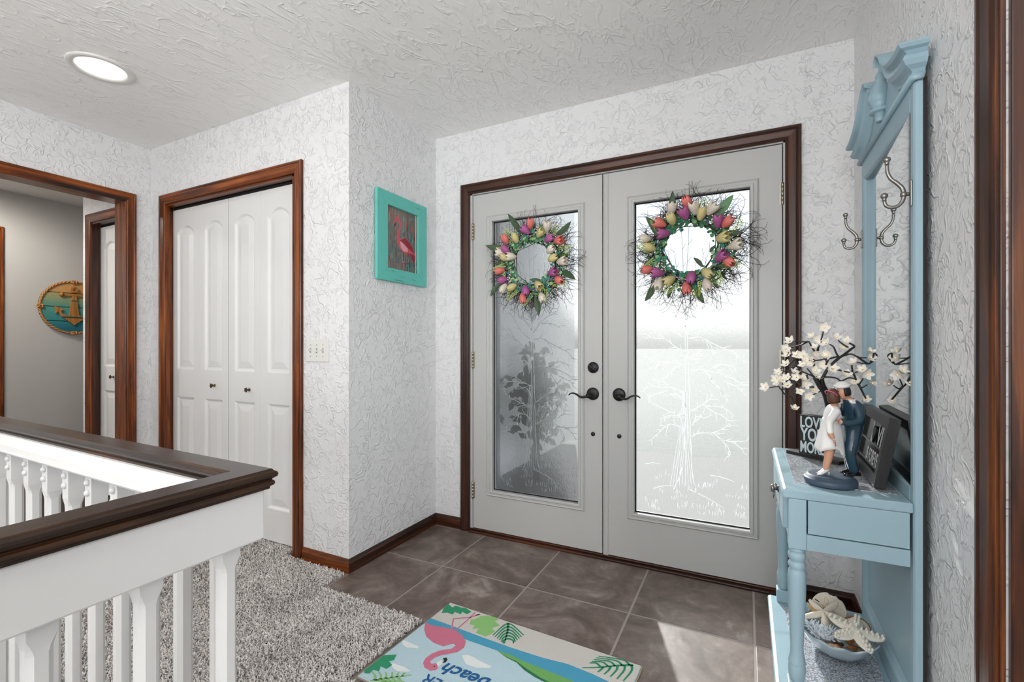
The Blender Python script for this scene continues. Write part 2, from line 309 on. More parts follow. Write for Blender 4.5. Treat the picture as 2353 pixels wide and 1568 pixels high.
WREATH=[[(-1.0756,2.4,1.5943),[(0.0047,0.2174,'c'),(-0.0288,0.1819,'m'),(0.1077,0.1882,'w'),(0.0637,0.1587,'y'),(-0.0946,0.1471,'y'),(-0.1544,0.1466,'c'),(0.1192,0.1186,'m'),(0.1737,0.1003,'c'),(-0.1518,0.0837,'m'),(-0.1872,0.0689,'w'),(-0.1594,0.0396,'y'),(-0.1219,0.0409,'w'),(0.1398,0.0101,'y'),(0.1329,0.0575,'w'),(0.1894,-0.011,'w'),(0.1375,-0.0664,'m'),(0.1737,-0.1134,'c'),(-0.1974,-0.0338,'c'),(-0.1771,-0.0892,'m'),(-0.172,-0.1366,'w'),(-0.1169,-0.133,'y'),(-0.024,-0.1601,'m'),(-0.0433,-0.2008,'c'),(0.052,-0.1338,'y'),(0.0754,-0.2041,'w')]],[(-0.0579,0.1675,-0.1493,0.2936),(-0.167,0.0985,-0.288,0.1214),(0.1443,0.1415,0.2359,0.2008),(0.1669,-0.0642,0.2622,-0.1127),(-0.1974,-0.1059,-0.2618,-0.1772),(0.019,-0.1928,0.0426,-0.3021),(0.066,-0.1088,-0.0048,-0.0957),(-0.1418,0.0068,-0.2333,0.0141),(0.1534,0.0344,0.2205,0.0243)],[(-0.2461,2.4,1.5962),[(-0.0083,0.2173,'c'),(-0.0208,0.1658,'m'),(-0.0757,0.1974,'w'),(-0.08,0.1509,'y'),(0.0227,0.1889,'w'),(0.0574,0.156,'y'),(0.1036,0.1718,'w'),(0.1273,0.1149,'m'),(0.1722,0.1032,'c'),(-0.1341,0.1303,'c'),(-0.121,0.0791,'m'),(-0.2095,0.0609,'w'),(-0.1848,0.0173,'y'),(0.1528,0.0284,'y'),(0.203,-0.0084,'w'),(0.145,-0.0522,'m'),(0.1761,-0.0846,'c'),(-0.1982,-0.0915,'c'),(-0.1494,-0.1087,'m'),(-0.1406,-0.166,'w'),(-0.0929,-0.1531,'y'),(0.0104,-0.1463,'m'),(-0.0104,-0.198,'c'),(0.0836,-0.1293,'y'),(0.0816,-0.1856,'w')]],[(-0.0545,0.1612,-0.0736,0.2844),(0.1076,0.1324,0.1915,0.2282),(-0.1494,0.073,-0.2027,0.175),(-0.1671,-0.0254,-0.223,-0.0759),(-0.1671,-0.153,-0.2072,-0.247),(-0.08,-0.1808,-0.0972,-0.2383),(0.0289,-0.1826,0.0675,-0.2675),(0.145,0.055,0.2295,0.0501),(0.1175,-0.0929,0.1703,-0.1012),(0.0594,-0.0928,0.0186,-0.0457),(0.1645,-0.0368,0.1991,0.0279),(0.1056,-0.1481,0.1254,-0.201),(0.0896,-0.0257,0.1175,0.0019),(-0.1102,0.132,-0.1538,0.1599)]]
RUG=(-1.152,1.7004,-0.0465)
RUGP={'sea':[(-0.0003,-0.177),(-0.0028,-0.1352),(0.1044,-0.1356),(0.2471,-0.1378),(0.3831,-0.1376),(0.5067,-0.1314),(0.5966,-0.1185),(0.6892,-0.1235),(0.7482,-0.1321),(0.6477,-0.1885),(0.5344,-0.1893),(0.4052,-0.1768),(0.2736,-0.1785),(0.2019,-0.1805),(0.0869,-0.1689)],'hill':[(0.3426,-0.1766),(0.4035,-0.1739),(0.4579,-0.1814),(0.5316,-0.1838),(0.6021,-0.186),(0.652,-0.1881),(0.6004,-0.2333),(0.5427,-0.2261),(0.4884,-0.2116),(0.435,-0.1943),(0.3874,-0.1906)],'hilldark':[(0.3426,-0.1766),(0.3834,-0.1837),(0.4288,-0.1827),(0.4783,-0.1921),(0.5327,-0.2056),(0.5891,-0.2081),(0.6338,-0.2081),(0.5862,-0.2413),(0.5282,-0.2342),(0.4786,-0.2206),(0.4382,-0.1999),(0.3891,-0.1935)],'cloud1':[(-0.0013,-0.3049),(0.0079,-0.298),(0.0364,-0.299),(0.0791,-0.2999),(0.0822,-0.3104),(0.0425,-0.3262),(0.0204,-0.3205)],'cloud2':[(0.2486,-0.2623),(0.2665,-0.2492),(0.2942,-0.2506),(0.3244,-0.2563),(0.3729,-0.2599),(0.3686,-0.2694),(0.3268,-0.2915),(0.2859,-0.2927),(0.266,-0.2778)],'cloud3':[(0.0547,-0.4209),(0.064,-0.4135),(0.0859,-0.4123),(0.1126,-0.4103),(0.1408,-0.4136),(0.132,-0.4256),(0.099,-0.4385),(0.076,-0.4322)],'body':[(0.0002,-0.17),(0.0344,-0.173),(0.0861,-0.16),(0.1343,-0.1515),(0.1804,-0.1664),(0.2147,-0.1905),(0.2296,-0.2238),(0.2221,-0.256),(0.2008,-0.2798),(0.1816,-0.2984),(0.1706,-0.3199),(0.1678,-0.3442),(0.1799,-0.3521),(0.1931,-0.3411),(0.2127,-0.3556),(0.2149,-0.3686),(0.1983,-0.3814),(0.1715,-0.3786),(0.1511,-0.361),(0.1438,-0.3388),(0.1478,-0.3057),(0.1644,-0.2764),(0.1919,-0.2529),(0.1959,-0.2278),(0.1818,-0.2241),(0.1687,-0.2373),(0.1593,-0.255),(0.1134,-0.2558),(0.0647,-0.24),(0.0269,-0.2072)],'face':[(0.1931,-0.3411),(0.1981,-0.3196),(0.2138,-0.3258),(0.2113,-0.3505)],'beak':[(0.1978,-0.3085),(0.2062,-0.3),(0.2161,-0.3058),(0.2199,-0.3209),(0.2102,-0.3316),(0.2109,-0.3184)],'mon1':[(0.0182,-0.0844),(0.0023,-0.051),(0.0021,-0.0161),(0.0316,-0.0292),(0.0369,-0.0098),(0.0638,-0.0111),(0.0849,-0.0047),(0.1214,-0.0162),(0.1148,-0.0386),(0.0873,-0.0353),(0.0934,-0.0526),(0.0602,-0.0505),(0.0631,-0.0717),(0.0358,-0.0694)],'mon2':[(0.1643,-0.0925),(0.1518,-0.0654),(0.1645,-0.0483),(0.1726,-0.0236),(0.1889,-0.0113),(0.2186,-0.0008),(0.2507,-0.0049),(0.2398,-0.0259),(0.2746,-0.0401),(0.2561,-0.0712),(0.2784,-0.0844),(0.2637,-0.1285),(0.2344,-0.1271),(0.2175,-0.1276),(0.2126,-0.0984),(0.1905,-0.1136),(0.1863,-0.0896)],'mon3':[(-0.0043,-0.4915),(-0.0122,-0.4673),(-0.0077,-0.4426),(0.0006,-0.4153),(0.0005,-0.3999),(0.0391,-0.3745),(0.0525,-0.4014),(0.0418,-0.4148),(0.0652,-0.4238),(0.0618,-0.4473),(0.034,-0.4486),(0.0485,-0.469),(0.0254,-0.4748),(0.0272,-0.4935),(0.0111,-0.5004)]}
RUGL={'leg':[[(0.1203,-0.153),(0.085,-0.0928),(0.1397,-0.0522),(0.1375,-0.0124)],[(0.1386,-0.1492),(0.1402,-0.1012),(0.1397,-0.0522),(0.1608,-0.0148)],[(0.15,-0.0312),(0.162,-0.0121)]],'palm1':[[(0.2972,-0.0131),(0.3206,-0.0607),(0.3465,-0.1292)],[(0.2972,-0.0131),(0.2875,-0.0358),(0.2832,-0.1086)],[(0.2972,-0.0131),(0.3219,-0.0164),(0.3872,-0.0503)],[(0.3071,-0.0303),(0.2974,-0.0527),(0.2955,-0.1133)],[(0.3071,-0.0303),(0.3314,-0.0336),(0.3849,-0.0632)],[(0.3168,-0.0473),(0.3071,-0.0693),(0.3076,-0.1178)],[(0.3168,-0.0473),(0.3408,-0.0504),(0.3825,-0.0758)],[(0.3263,-0.0639),(0.3166,-0.0855),(0.3196,-0.1223)],[(0.3263,-0.0639),(0.35,-0.0668),(0.3802,-0.0883)],[(0.3356,-0.0802),(0.3259,-0.1014),(0.3316,-0.1266)],[(0.3356,-0.0802),(0.3589,-0.0829),(0.3779,-0.1006)],[(0.3446,-0.0961),(0.335,-0.117),(0.3433,-0.1311)],[(0.3446,-0.0961),(0.3677,-0.0987),(0.3757,-0.1128)]],'palm2':[[(0.7989,-0.0121),(0.7508,-0.0428),(0.6974,-0.0835),(0.6492,-0.1121)],[(0.788,-0.0198),(0.7615,-0.0036),(0.6779,-0.0262)],[(0.7666,-0.034),(0.7415,-0.0193),(0.6739,-0.0391)],[(0.7453,-0.0481),(0.7217,-0.0349),(0.6701,-0.0518)],[(0.7242,-0.0622),(0.702,-0.0504),(0.6663,-0.0645)],[(0.703,-0.0762),(0.6823,-0.0658),(0.6626,-0.077)],[(0.7951,-0.0143),(0.8016,-0.0464),(0.7909,-0.1068)],[(0.774,-0.0291),(0.7787,-0.0564),(0.7692,-0.107)],[(0.7529,-0.0438),(0.7557,-0.0665),(0.7472,-0.1073)],[(0.7318,-0.0585),(0.7328,-0.0766),(0.7248,-0.1076)],[(0.7109,-0.0732),(0.7096,-0.0868),(0.7022,-0.1077)]],'palm3':[[(0.0547,-0.5198),(0.0982,-0.4788),(0.157,-0.4289)],[(0.0656,-0.5084),(0.0553,-0.4928),(0.0272,-0.4823)],[(0.0793,-0.4967),(0.07,-0.4818),(0.0485,-0.4718)],[(0.093,-0.4851),(0.0847,-0.4708),(0.0696,-0.4613)],[(0.1067,-0.4733),(0.0994,-0.4598),(0.0909,-0.4508)],[(0.1206,-0.4615),(0.1142,-0.4488),(0.112,-0.4403)],[(0.1345,-0.4496),(0.1291,-0.4377),(0.133,-0.4299)],[(0.0692,-0.5064),(0.087,-0.5017),(0.1071,-0.4938)],[(0.0829,-0.4948),(0.1022,-0.4933),(0.12,-0.4865)],[(0.0966,-0.483),(0.1172,-0.4848),(0.1329,-0.4793)],[(0.1104,-0.4713),(0.1323,-0.4764),(0.1458,-0.472)],[(0.1242,-0.4595),(0.1474,-0.4678),(0.1587,-0.4648)]]}
RUGT=[(0.2293,-0.3318),(0.4031,-0.3244),(0.2704,-0.3721),(0.179,-0.4165),(0.2522,-0.409),(0.1983,-0.3579)]
ANCHOR={'shank':[(-0.015,0.1264),(-0.0194,0.0639),(-0.0216,0.0525),(-0.0325,-0.0666),(-0.0455,-0.0814),(-0.0841,-0.0642),(-0.0968,-0.0372),(-0.0734,-0.0245),(-0.1367,0.0052),(-0.1305,-0.0615),(-0.1158,-0.044),(-0.0926,-0.0869),(-0.0018,-0.0884),(-0.0018,0.0655),(0.0004,0.128)],'tri':[(-0.0756,-0.0998),(-0.0062,-0.1639),(-0.0018,-0.1015)],'stock':[(-0.0756,0.1203),(-0.0106,0.1268),(-0.0106,0.1071),(-0.0756,0.1025)],'ball':[(-0.0883,0.1146)],'ring':[(-0.0009,0.1731)],'gap':[(-0.0185,0.064),(-0.0185,0.0516)],'seams':[(-0.1678,0.1329),(-0.2166,0.0006),(-0.1923,-0.128)]}
BLOOM=[(-0.0326,0.4582),(-0.0658,0.4292),(-0.0491,0.4203),(0.0,0.4242),(-0.1225,0.4141),(-0.134,0.3873),(-0.1283,0.365),(-0.1034,0.3652),(-0.0864,0.3653),(-0.0547,0.3656),(-0.0528,0.3941),(-0.029,0.3658),(-0.0181,0.3681),(-0.0253,0.406),(0.0267,0.4133),(0.0214,0.3898),(-0.0864,0.3322),(-0.0677,0.3326),(-0.0344,0.3331),(-0.1331,0.3314),(-0.0547,0.3109),(-0.0054,0.3218),(-0.0418,0.2883),(-0.1593,0.3017),(-0.1652,0.2812),(-0.134,0.2844),(-0.1091,0.3052),(-0.1072,0.2875),(-0.0883,0.2858),(-0.0807,0.2662),(-0.1321,0.2577),(-0.1613,0.2678),(-0.0958,0.2391),(-0.0677,0.2228),(-0.0547,0.2431),(-0.1072,0.1742),(0.032,0.3033),(0.0512,0.3452),(0.0942,0.3784),(0.0754,0.3203),(0.0556,0.2796),(0.0874,0.3058),(0.0942,0.3584),(0.1027,0.2728),(0.0922,0.2178),(-0.0018,0.2421),(-0.1989,0.2483),(-0.1457,0.2774),(-0.0602,0.3436),(-0.077,0.3544)]
TBR=[[(-0.009,0.029),(-0.0036,0.1482),(-0.0181,0.223),(-0.0381,0.259),(-0.0547,0.2912)],[(-0.0072,0.0831),(0.0,0.17),(-0.0135,0.2297),(-0.029,0.2637),(-0.0344,0.2853)],[(-0.0344,0.2853),(-0.0181,0.3204),(0.0071,0.3532),(0.0214,0.3662),(0.0407,0.3856),(0.0495,0.3962),(0.0355,0.4069)],[(0.0107,0.3597),(0.0035,0.3725),(-0.0054,0.3941),(-0.0162,0.4027)],[(0.0214,0.3641),(0.0425,0.3707),(0.0634,0.3602),(0.0857,0.3584)],[(0.0599,0.3623),(0.0806,0.3457),(0.0942,0.3396),(0.1027,0.3606),(0.1044,0.3732),(0.1128,0.3649),(0.0942,0.3396),(0.0599,0.3432)],[(0.0372,0.3898),(0.0214,0.4005),(0.0053,0.4156)],[(-0.0547,0.2912),(-0.0845,0.3058),(-0.1187,0.3228)],[(-0.0584,0.2933),(-0.0677,0.3084),(-0.0751,0.3192)],[(-0.0958,0.3077),(-0.1034,0.3364),(-0.1091,0.3496),(-0.1283,0.3762)],[(-0.0235,0.3442),(-0.0326,0.3636),(-0.0454,0.3853)],[(-0.0547,0.3787),(-0.0658,0.4006),(-0.0714,0.4116),(-0.0864,0.4117),(-0.111,0.414)],[(-0.0751,0.4117),(-0.092,0.4007),(-0.1187,0.3918)],[(-0.0473,0.381),(-0.0381,0.4224),(-0.0344,0.4463)],[(-0.0547,0.3197),(-0.0565,0.3525)],[(-0.0235,0.3333),(-0.0162,0.3551)],[(0.0071,0.3618),(-0.0199,0.3529),(-0.0473,0.3482),(-0.092,0.3432)],[(-0.0547,0.2562),(-0.1034,0.2499),(-0.1496,0.2435),(-0.1593,0.2521),(-0.1889,0.2465)],[(-0.1496,0.2435),(-0.1418,0.2282),(-0.1167,0.2137),(-0.1072,0.1898)],[(-0.0363,0.2504),(-0.0399,0.2393),(-0.0658,0.2228)],[(-0.0308,0.2919),(-0.0108,0.2925),(0.0071,0.2887),(0.0196,0.2805),(0.0407,0.2918),(0.0616,0.2861)],[(-0.0181,0.3204),(0.0053,0.3188),(0.0249,0.3128),(0.0372,0.3109),(0.0495,0.307),(0.0685,0.3159)],[(0.0495,0.307),(0.046,0.3345)],[(0.0512,0.307),(0.0599,0.2861),(0.0685,0.2694),(0.0823,0.2994)],[(0.0685,0.2694),(0.0771,0.2592),(0.0925,0.2703)],[(-0.111,0.3185),(-0.136,0.3068),(-0.1613,0.3107)],[(-0.1091,0.3496),(-0.1263,0.3293),(-0.1515,0.3154)],[(-0.092,0.2592),(-0.1129,0.274),(-0.134,0.2777)],[(-0.077,0.2972),(-0.0714,0.2753)],[(-0.0845,0.3433),(-0.0996,0.3276)],[(-0.0144,0.2383),(-0.0018,0.2421)],[(0.0685,0.2694),(0.0925,0.2199)]]
FLAM={'body':[(-0.0647,0.1174),(-0.0561,0.1273),(-0.0358,0.1285),(-0.0122,0.1068),(-0.0062,0.0767),(-0.0181,0.0504),(-0.027,0.025),(-0.021,0.0066),(0.024,0.0239),(0.061,0.0074),(0.0926,-0.0189),(0.1183,-0.0633),(0.115,-0.1089),(0.0926,-0.0962),(0.0673,-0.06),(0.0362,-0.0695),(0.0058,-0.063),(-0.0181,-0.0516),(-0.0416,-0.0171),(-0.0474,0.0168),(-0.0358,0.0504),(-0.024,0.0726),(-0.027,0.0954),(-0.0416,0.1056),(-0.0561,0.0963),(-0.0676,0.0743)],'wing':[(-0.0181,-0.0006),(0.024,0.0199),(0.061,0.0034),(0.0926,-0.0229),(0.1118,-0.0562),(0.061,-0.0369),(0.024,-0.0199)],'pale':[(-0.0181,-0.0045),(0.0118,-0.0144),(0.0486,-0.0352),(0.0517,-0.0547),(0.0118,-0.058),(-0.0122,-0.0387)],'beak':[(-0.0676,0.0762),(-0.0532,0.0931),(-0.0503,0.0821),(-0.0676,0.0588)],'legs':[[(0.024,-0.0677),(0.0301,-0.1185),(0.024,-0.1712)],[(0.0517,-0.0588),(0.0704,-0.116),(-0.0002,-0.1313),(-0.0092,-0.1681)]],'tail':[(0.0673,-0.06),(0.1183,-0.0674),(0.1118,-0.1054),(0.0862,-0.0973)]}
# ============================================================ room shell
H = 2.4426; D = 2.4416; XC = -1.766; YB = 1.7153; XL = -3.5615; XR = .4106; T = .115
def wall(name, boxes, m):
    b = MB()
    for x in boxes: b.box(*x)
    return b.build(name, m, kind='structure')
DX0, DX1, DZ = -1.5082, .1614, 2.0625
wall('wall_entry', [(XC-T, DX0, D, D+T, 0, H), (DX1, XR+T, D, D+T, 0, H), (DX0, DX1, D, D+T, DZ, H)], MT['wall'])
wall('wall_alcove', [(XC-T, XC, YB, D, 0, H)], MT['wall'])
BX0, BX1, BZ = -3.402, -2.175, 2.048
wall('wall_closet', [(XL-T, BX0, YB, YB+T, 0, H), (BX1, XC-T, YB, YB+T, 0, H), (BX0, BX1, YB, YB+T, BZ, H)], MT['wall'])
WY0, WY1, WZ = .72, 1.566, 2.052
wall('wall_left', [(XL-T, XL, -3.2, WY0-.018, 0, H), (XL-T, XL, WY1+.018, YB, 0, H), (XL-T, XL, WY0-.018, WY1+.018, WZ+.018, H)], MT['wall'])
EY0, EY1 = .22, 1.150
wall('wall_right', [(XR, XR+T, EY1, D, 0, H), (XR, XR+T, -3.2, EY0, 0, H), (XR, XR+T, EY0, EY1, 2.052, H)], MT['wall'])
wall('wall_living', [(XL-T, XR+T, -3.3, -3.2, 0, H)], MT['wall'])
wall('wall_closet_back', [(XL-T, XC-T, D, D+T, 0, H), (XL-T, XL-T+.05, YB+T, D, 0, H)], MT['smooth'])
wall('wall_hall_back', [(-5.72, -5.60, -1.0, 4.2, 0, H)], MT['smooth'])
HX0, HX1 = -4.372, -3.765
wall('wall_hall_closet', [(-4.494, HX0, YB, YB+T, 0, H), (HX1, XL-T, YB, YB+T, 0, H), (HX0, HX1, YB, YB+T, BZ, H), (-4.494, -4.40, YB+T, 4.2, 0, H)], MT['wall'])
wall('wall_hall_end', [(-5.72, -4.40, 4.2, 4.3, 0, H), (-5.72, XL-T, -1.1, -1.0, 0, H)], MT['smooth'])
wall('wall_side_room', [(1.9, 2.0, -1.2, 2.6, 0, H), (XR+T, 2.0, 2.5, 2.6, 0, H), (XR+T, 2.0, -1.2, -1.1, 0, H)], MT['smooth'])
wall('ceiling', [(-5.75, -3.6, -3.3, 4.3, H, H+.1), (-3.6, 2.1, -3.3, D+T+.06, H, H+.1)], MT['ceil'])
# floor slabs around the stair opening, tiles laid on the entry part
HO = (-3.45, -.86, -1.5, .50)
fb = MB()
for x in ((-3.7, 2.05, .50, D+.15, -.2, -.004), (-.86, 2.05, -3.3, .50, -.2, -.004), (-3.7, -3.45, -3.3, .50, -.2, -.004), (-3.45, -.86, -3.3, -1.5, -.2, -.004)): fb.box(*x)
fb.box(XC+.002, XR-.001, 1.536, D-.027, -.004, .0016)
floor = fb.build('floor', MT['grout'], kind='structure')
fh = MB(); fh.box(-5.72, -3.7, -1.1, 4.3, -.2, 0); fh.build('floor_hall', MT['hallfloor'], kind='structure')
sw = MB()
for x in ((-3.55, -3.45, -1.6, .6, -2.6, -.2), (-.86, -.76, -1.6, .6, -2.6, -.2), (-3.45, -.86, .5, .6, -2.6, -.2), (-3.45, -.86, -1.6, -1.5, -2.6, -.2)): sw.box(*x)
sw.build('wall_stairwell', MT['wall'], kind='structure')
lf = MB(); lf.box(-3.5, -.8, -1.55, .55, -2.7, -2.6); lf.build('floor_lower', MT['carpet'], kind='structure')
TX = [XC+.012, -1.3945, -.9225, -.4480, .0220, XR-.002]; TXb = [-1.3860, -.9135, -.4385, .0315]
TY = [(1.537, 1.9775), (1.9865, D-.030)]
for r, (y0, y1) in enumerate(TY):
    for c in range(5):
        x0 = TX[0] if c == 0 else TXb[c-1]; x1 = TX[c+1]
        if c == 0: x0 = XC+.013
        b = MB(); b.box(x0, x1, y0, y1, -.004, .0030)
        b.build('tile', MT['tile'], floor, bevel=.0010)
# carpet: backing sheet plus cut pile (stuff)
def carpet():
    rng = np.random.default_rng(3)
    V = []; F = []
    b = MB()
    for x in ((-3.56, XC+.003, .5, YB), (-3.40, -2.19, YB-.001, 1.83), (XC+.003, XR, .5, 1.535), (-.86, XR, -3.2, .5), (-3.56, -3.45, -3.2, .5), (-3.45, -.86, -3.2, -1.5)):
        b.box(x[0], x[1], x[2], x[3], -.004, .003)
    def region(n, x0, x1, y0, y1):
        return np.stack([rng.uniform(x0, x1, n), rng.uniform(y0, y1, n)], 1)
    P = np.concatenate([region(98000, -2.3, -.75, .56, 1.712), region(5500, -3.38, -2.2, 1.712, 1.80), region(26000, -3.4, -2.3, .6, 1.712), region(16000, -.75, .05, 1.0, 1.55), region(44000, -.75, .36, .1, 1.45)])
    ok = ~((P[:, 0] > XC+.005) & (P[:, 1] > 1.543))
    dx_, dy_ = P[:, 0]-RUG[0], P[:, 1]-RUG[1]; u_ = dx_*cos(RUG[2])+dy_*sin(RUG[2]); v_ = -dx_*sin(RUG[2])+dy_*cos(RUG[2])
    ok &= ~((P[:, 1] > 1.69) & (P[:, 0] > -2.2)); ok &= ~((u_ > -.022) & (u_ < .86) & (v_ > -.55) & (v_ < .022)); ok &= P[:, 1] > .551+.027*(-.8075-P[:, 0])+.035
    P = P[ok]; n = len(P)
    a = rng.uniform(0, 2*pi, n); ln = rng.uniform(.006, .014, n); hh = rng.uniform(.008, .016, n); wd_ = rng.uniform(.0011, .0021, n)
    dx, dy = np.cos(a), np.sin(a); px, py = -dy, dx
    z0 = np.full(n, .0025)
    vs = np.zeros((n, 6, 3))
    for k, (fl, fz, fw) in enumerate(((0, 0, 1), (.35, .75, 1.15), (1, 1, .75))):
        cx = P[:, 0]+dx*ln*fl; cy = P[:, 1]+dy*ln*fl; cz = z0+hh*fz
        vs[:, 2*k] = np.stack([cx+px*wd_*fw, cy+py*wd_*fw, cz], 1); vs[:, 2*k+1] = np.stack([cx-px*wd_*fw, cy-py*wd_*fw, cz+.0006], 1)
    bv = np.array(b.v); nb = len(bv)
    allv = np.concatenate([bv, vs.reshape(-1, 3)])
    base = (np.arange(n)*6+nb)[:, None]
    q = np.concatenate([base+np.array([[0, 1, 3, 2]]), base+np.array([[2, 3, 5, 4]])])
    faces = np.concatenate([np.array(b.f), q])
    me = bpy.data.meshes.new('carpet'); me.vertices.add(len(allv)); me.vertices.foreach_set('co', allv.ravel())
    me.loops.add(faces.size); me.loops.foreach_set('vertex_index', faces.ravel())
    me.polygons.add(len(faces)); me.polygons.foreach_set('loop_start', np.arange(len(faces))*4)
    me.polygons.foreach_set('use_smooth', np.ones(len(faces), bool))
    me.update(calc_edges=True); me.materials.append(MT['carpet']); me.materials.append(MT['backing']); me.polygons.foreach_set('material_index', np.concatenate([np.ones(len(b.f), int), np.zeros(len(faces)-len(b.f), int)]))
    o = bpy.data.objects.new('carpet', me); COL.objects.link(o)
    o['kind'] = 'stuff'; o['label'] = 'grey beige cut pile carpet meeting the brown floor tiles'; o['category'] = 'carpet'
carpet()
# ------------------------------------------------------------ casings and baseboards
CP = [(0, 0), (0, .009), (.004, .012), (.010, .0095), (.015, .0125), (.040, .0165), (.047, .0145), (.051, .018), (.058, .018), (.062, .015), (.062, 0)]
def casing(name, fn, a0, a1, z1, m, jamb=None, left=True, right=True):
    """fn(along, z, out) -> point; a0<a1 opening edges; three mitred members"""
    root = empty(name, fn((a0+a1)/2, 0, 0), kind='structure')
    n = len(CP)
    def member(nm, P0, P1, mi):
        b = MB(); b.loft([P0, P1], 0, False); return b.build(nm, mi, root)
    L0 = [fn(a0-u, 0, v) for u, v in CP]; L1 = [fn(a0-u, z1+u, v) for u, v in CP]
    R1 = [fn(a1+u, z1+u, v) for u, v in CP]; R0 = [fn(a1+u, 0, v) for u, v in CP]
    if left: member('side_casing', L0, L1, m[1])
    if right: member('side_casing', R1, R0, m[1])
    member('head_casing', L1, R1, m[0])
    if jamb:
        d = jamb
        for nm, x, mi in (('side_jamb', (a0, a0-.018, 0, z1), 1), ('side_jamb', (a1, a1+.018, 0, z1), 1), ('head_jamb', (a0-.018, a1+.018, z1, z1+.018), 0)):
            if nm == 'side_jamb' and ((x[1] < x[0] and not left) or (x[1] > x[0] and not right)): continue
            b = MB(); p = [fn(x[0], x[2], -.0005), fn(x[1], x[2], -.0005), fn(x[1], x[3], -.0005), fn(x[0], x[3], -.0005)]
            q = [fn(x[0], x[2], -d), fn(x[1], x[2], -d), fn(x[1], x[3], -d), fn(x[0], x[3], -d)]
            b.loft([p, q], 0, False); b.build(nm, m[mi], root)
    return root
fy = lambda y0: (lambda a, z, v: (a, y0-v, z))       # wall facing -Y
casing('trim_1', fy(D), -1.5082, .1543, 2.0524, (MT['wdx'], MT['wdz']))
tb = casing('trim_2', fy(YB), -3.372, -2.153, 2.048, (MT['wox'], MT['woz']))
b = MB(); b.box(BX0-.016, BX0, YB-.001, YB+.03, 0, BZ+.01); b.box(BX0-.016, BX0+.010, YB+.03, YB+T, 0, BZ+.01); b.build('side_jamb', MT['woz'], tb)
b = MB(); b.box(-3.372, BX0+.001, YB-.0005, YB+.02, 0, BZ); b.build('side_jamb', MT['woz'], tb)
b = MB(); b.box(BX0, BX1+.02, YB-.001, YB+.035, BZ-.012, BZ+.012); b.box(BX0, BX1+.02, YB+.035, YB+T, BZ-.002, BZ+.02); b.build('head_jamb', MT['wox'], tb)
b = MB(); b.box(BX1, BX1+.022, YB-.001, YB+T, 0, BZ); b.build('side_jamb', MT['woz'], tb)
casing('trim_3', lambda a, z, v: (XL+v, a, z), WY0, WY1, WZ, (MT['woy'], MT['woz']), T)
th = casing('trim_4', fy(YB), HX0+.012, HX1-.012, 2.048, (MT['wox'], MT['woz']), None)
b = MB(); b.box(HX0, HX0+.013, YB-.001, YB+.05, 0, BZ); b.build('side_jamb', MT['wdz'], th)
b = MB(); b.box(HX0, HX1, YB-.001, YB+.05, BZ-.013, BZ); b.build('head_jamb', MT['wdx'], th)
casing('trim_5', lambda a, z, v: (-5.60+v, a, z), .70, 1.545, 2.07, (MT['woy'], MT['woz']))
te = casing('trim_6', lambda a, z, v: (XR-v, a, z), EY0, EY1, 2.052, (MT['wty'], MT['wtz']), None)
b = MB(); b.box(XR-.004, XR+.004, EY1-.006, EY1+.01, 0, 2.05); b.build('side_jamb', MT['wtz'], te, bevel=.002)
b = MB(); b.box(XR+.009, XR+T, EY1-.012, EY1+.006, 0, 2.05); b.build('side_jamb', MT['wtz'], te, bevel=.002)
b = MB(); b.box(XR, XR+T, EY0-.001, EY0+.012, 0, 2.05); b.build('side_jamb', MT['wtz'], te)
BP = [(0, 0), (.012, 0), (.012, .046), (.0085, .054), (.006, .062), (.003, .067), (0, .067)]
def baseboard(name, p0, p1, nrm, m, e0=0, e1=0):
    """profile swept from p0 to p1; e0/e1 = -1 inner mitre, +1 outer mitre, 0 butt"""
    d = (Vector(p1)-Vector(p0)).normalized(); n = Vector(nrm); b = MB()
    r0 = [Vector(p0)+n*u-d*u*e0 for u, z in BP]; r1 = [Vector(p1)+n*u+d*u*e1 for u, z in BP]
    b.loft([[(q.x, q.y, z+.003) for q, (u, z) in zip(r, BP)] for r in (r0, r1)], 0, False)
    b.build(name, m, kind='structure')
baseboard('baseboard_alcove', (XC, YB), (XC, D), (1, 0), MT['wdy'], 1, -1)
baseboard('baseboard_entry_left', (XC, D), (-1.5702, D), (0, -1), MT['wdx'], -1, 0)
baseboard('baseboard_entry_right', (.2163, D), (XR, D), (0, -1), MT['wdx'], 0, -1)
baseboard('baseboard_closet_right', (-2.091, YB), (XC, YB), (0, -1), MT['wox'], 0, 1)
baseboard('baseboard_closet_left', (XL, YB), (-3.434, YB), (0, -1), MT['wox'], -1, 0)
baseboard('baseboard_left', (XL, 1.628), (XL, YB), (1, 0), MT['woy'], 0, -1)
baseboard('baseboard_right', (XR, 1.213), (XR, D), (-1, 0), MT['wdy'], 0, -1)
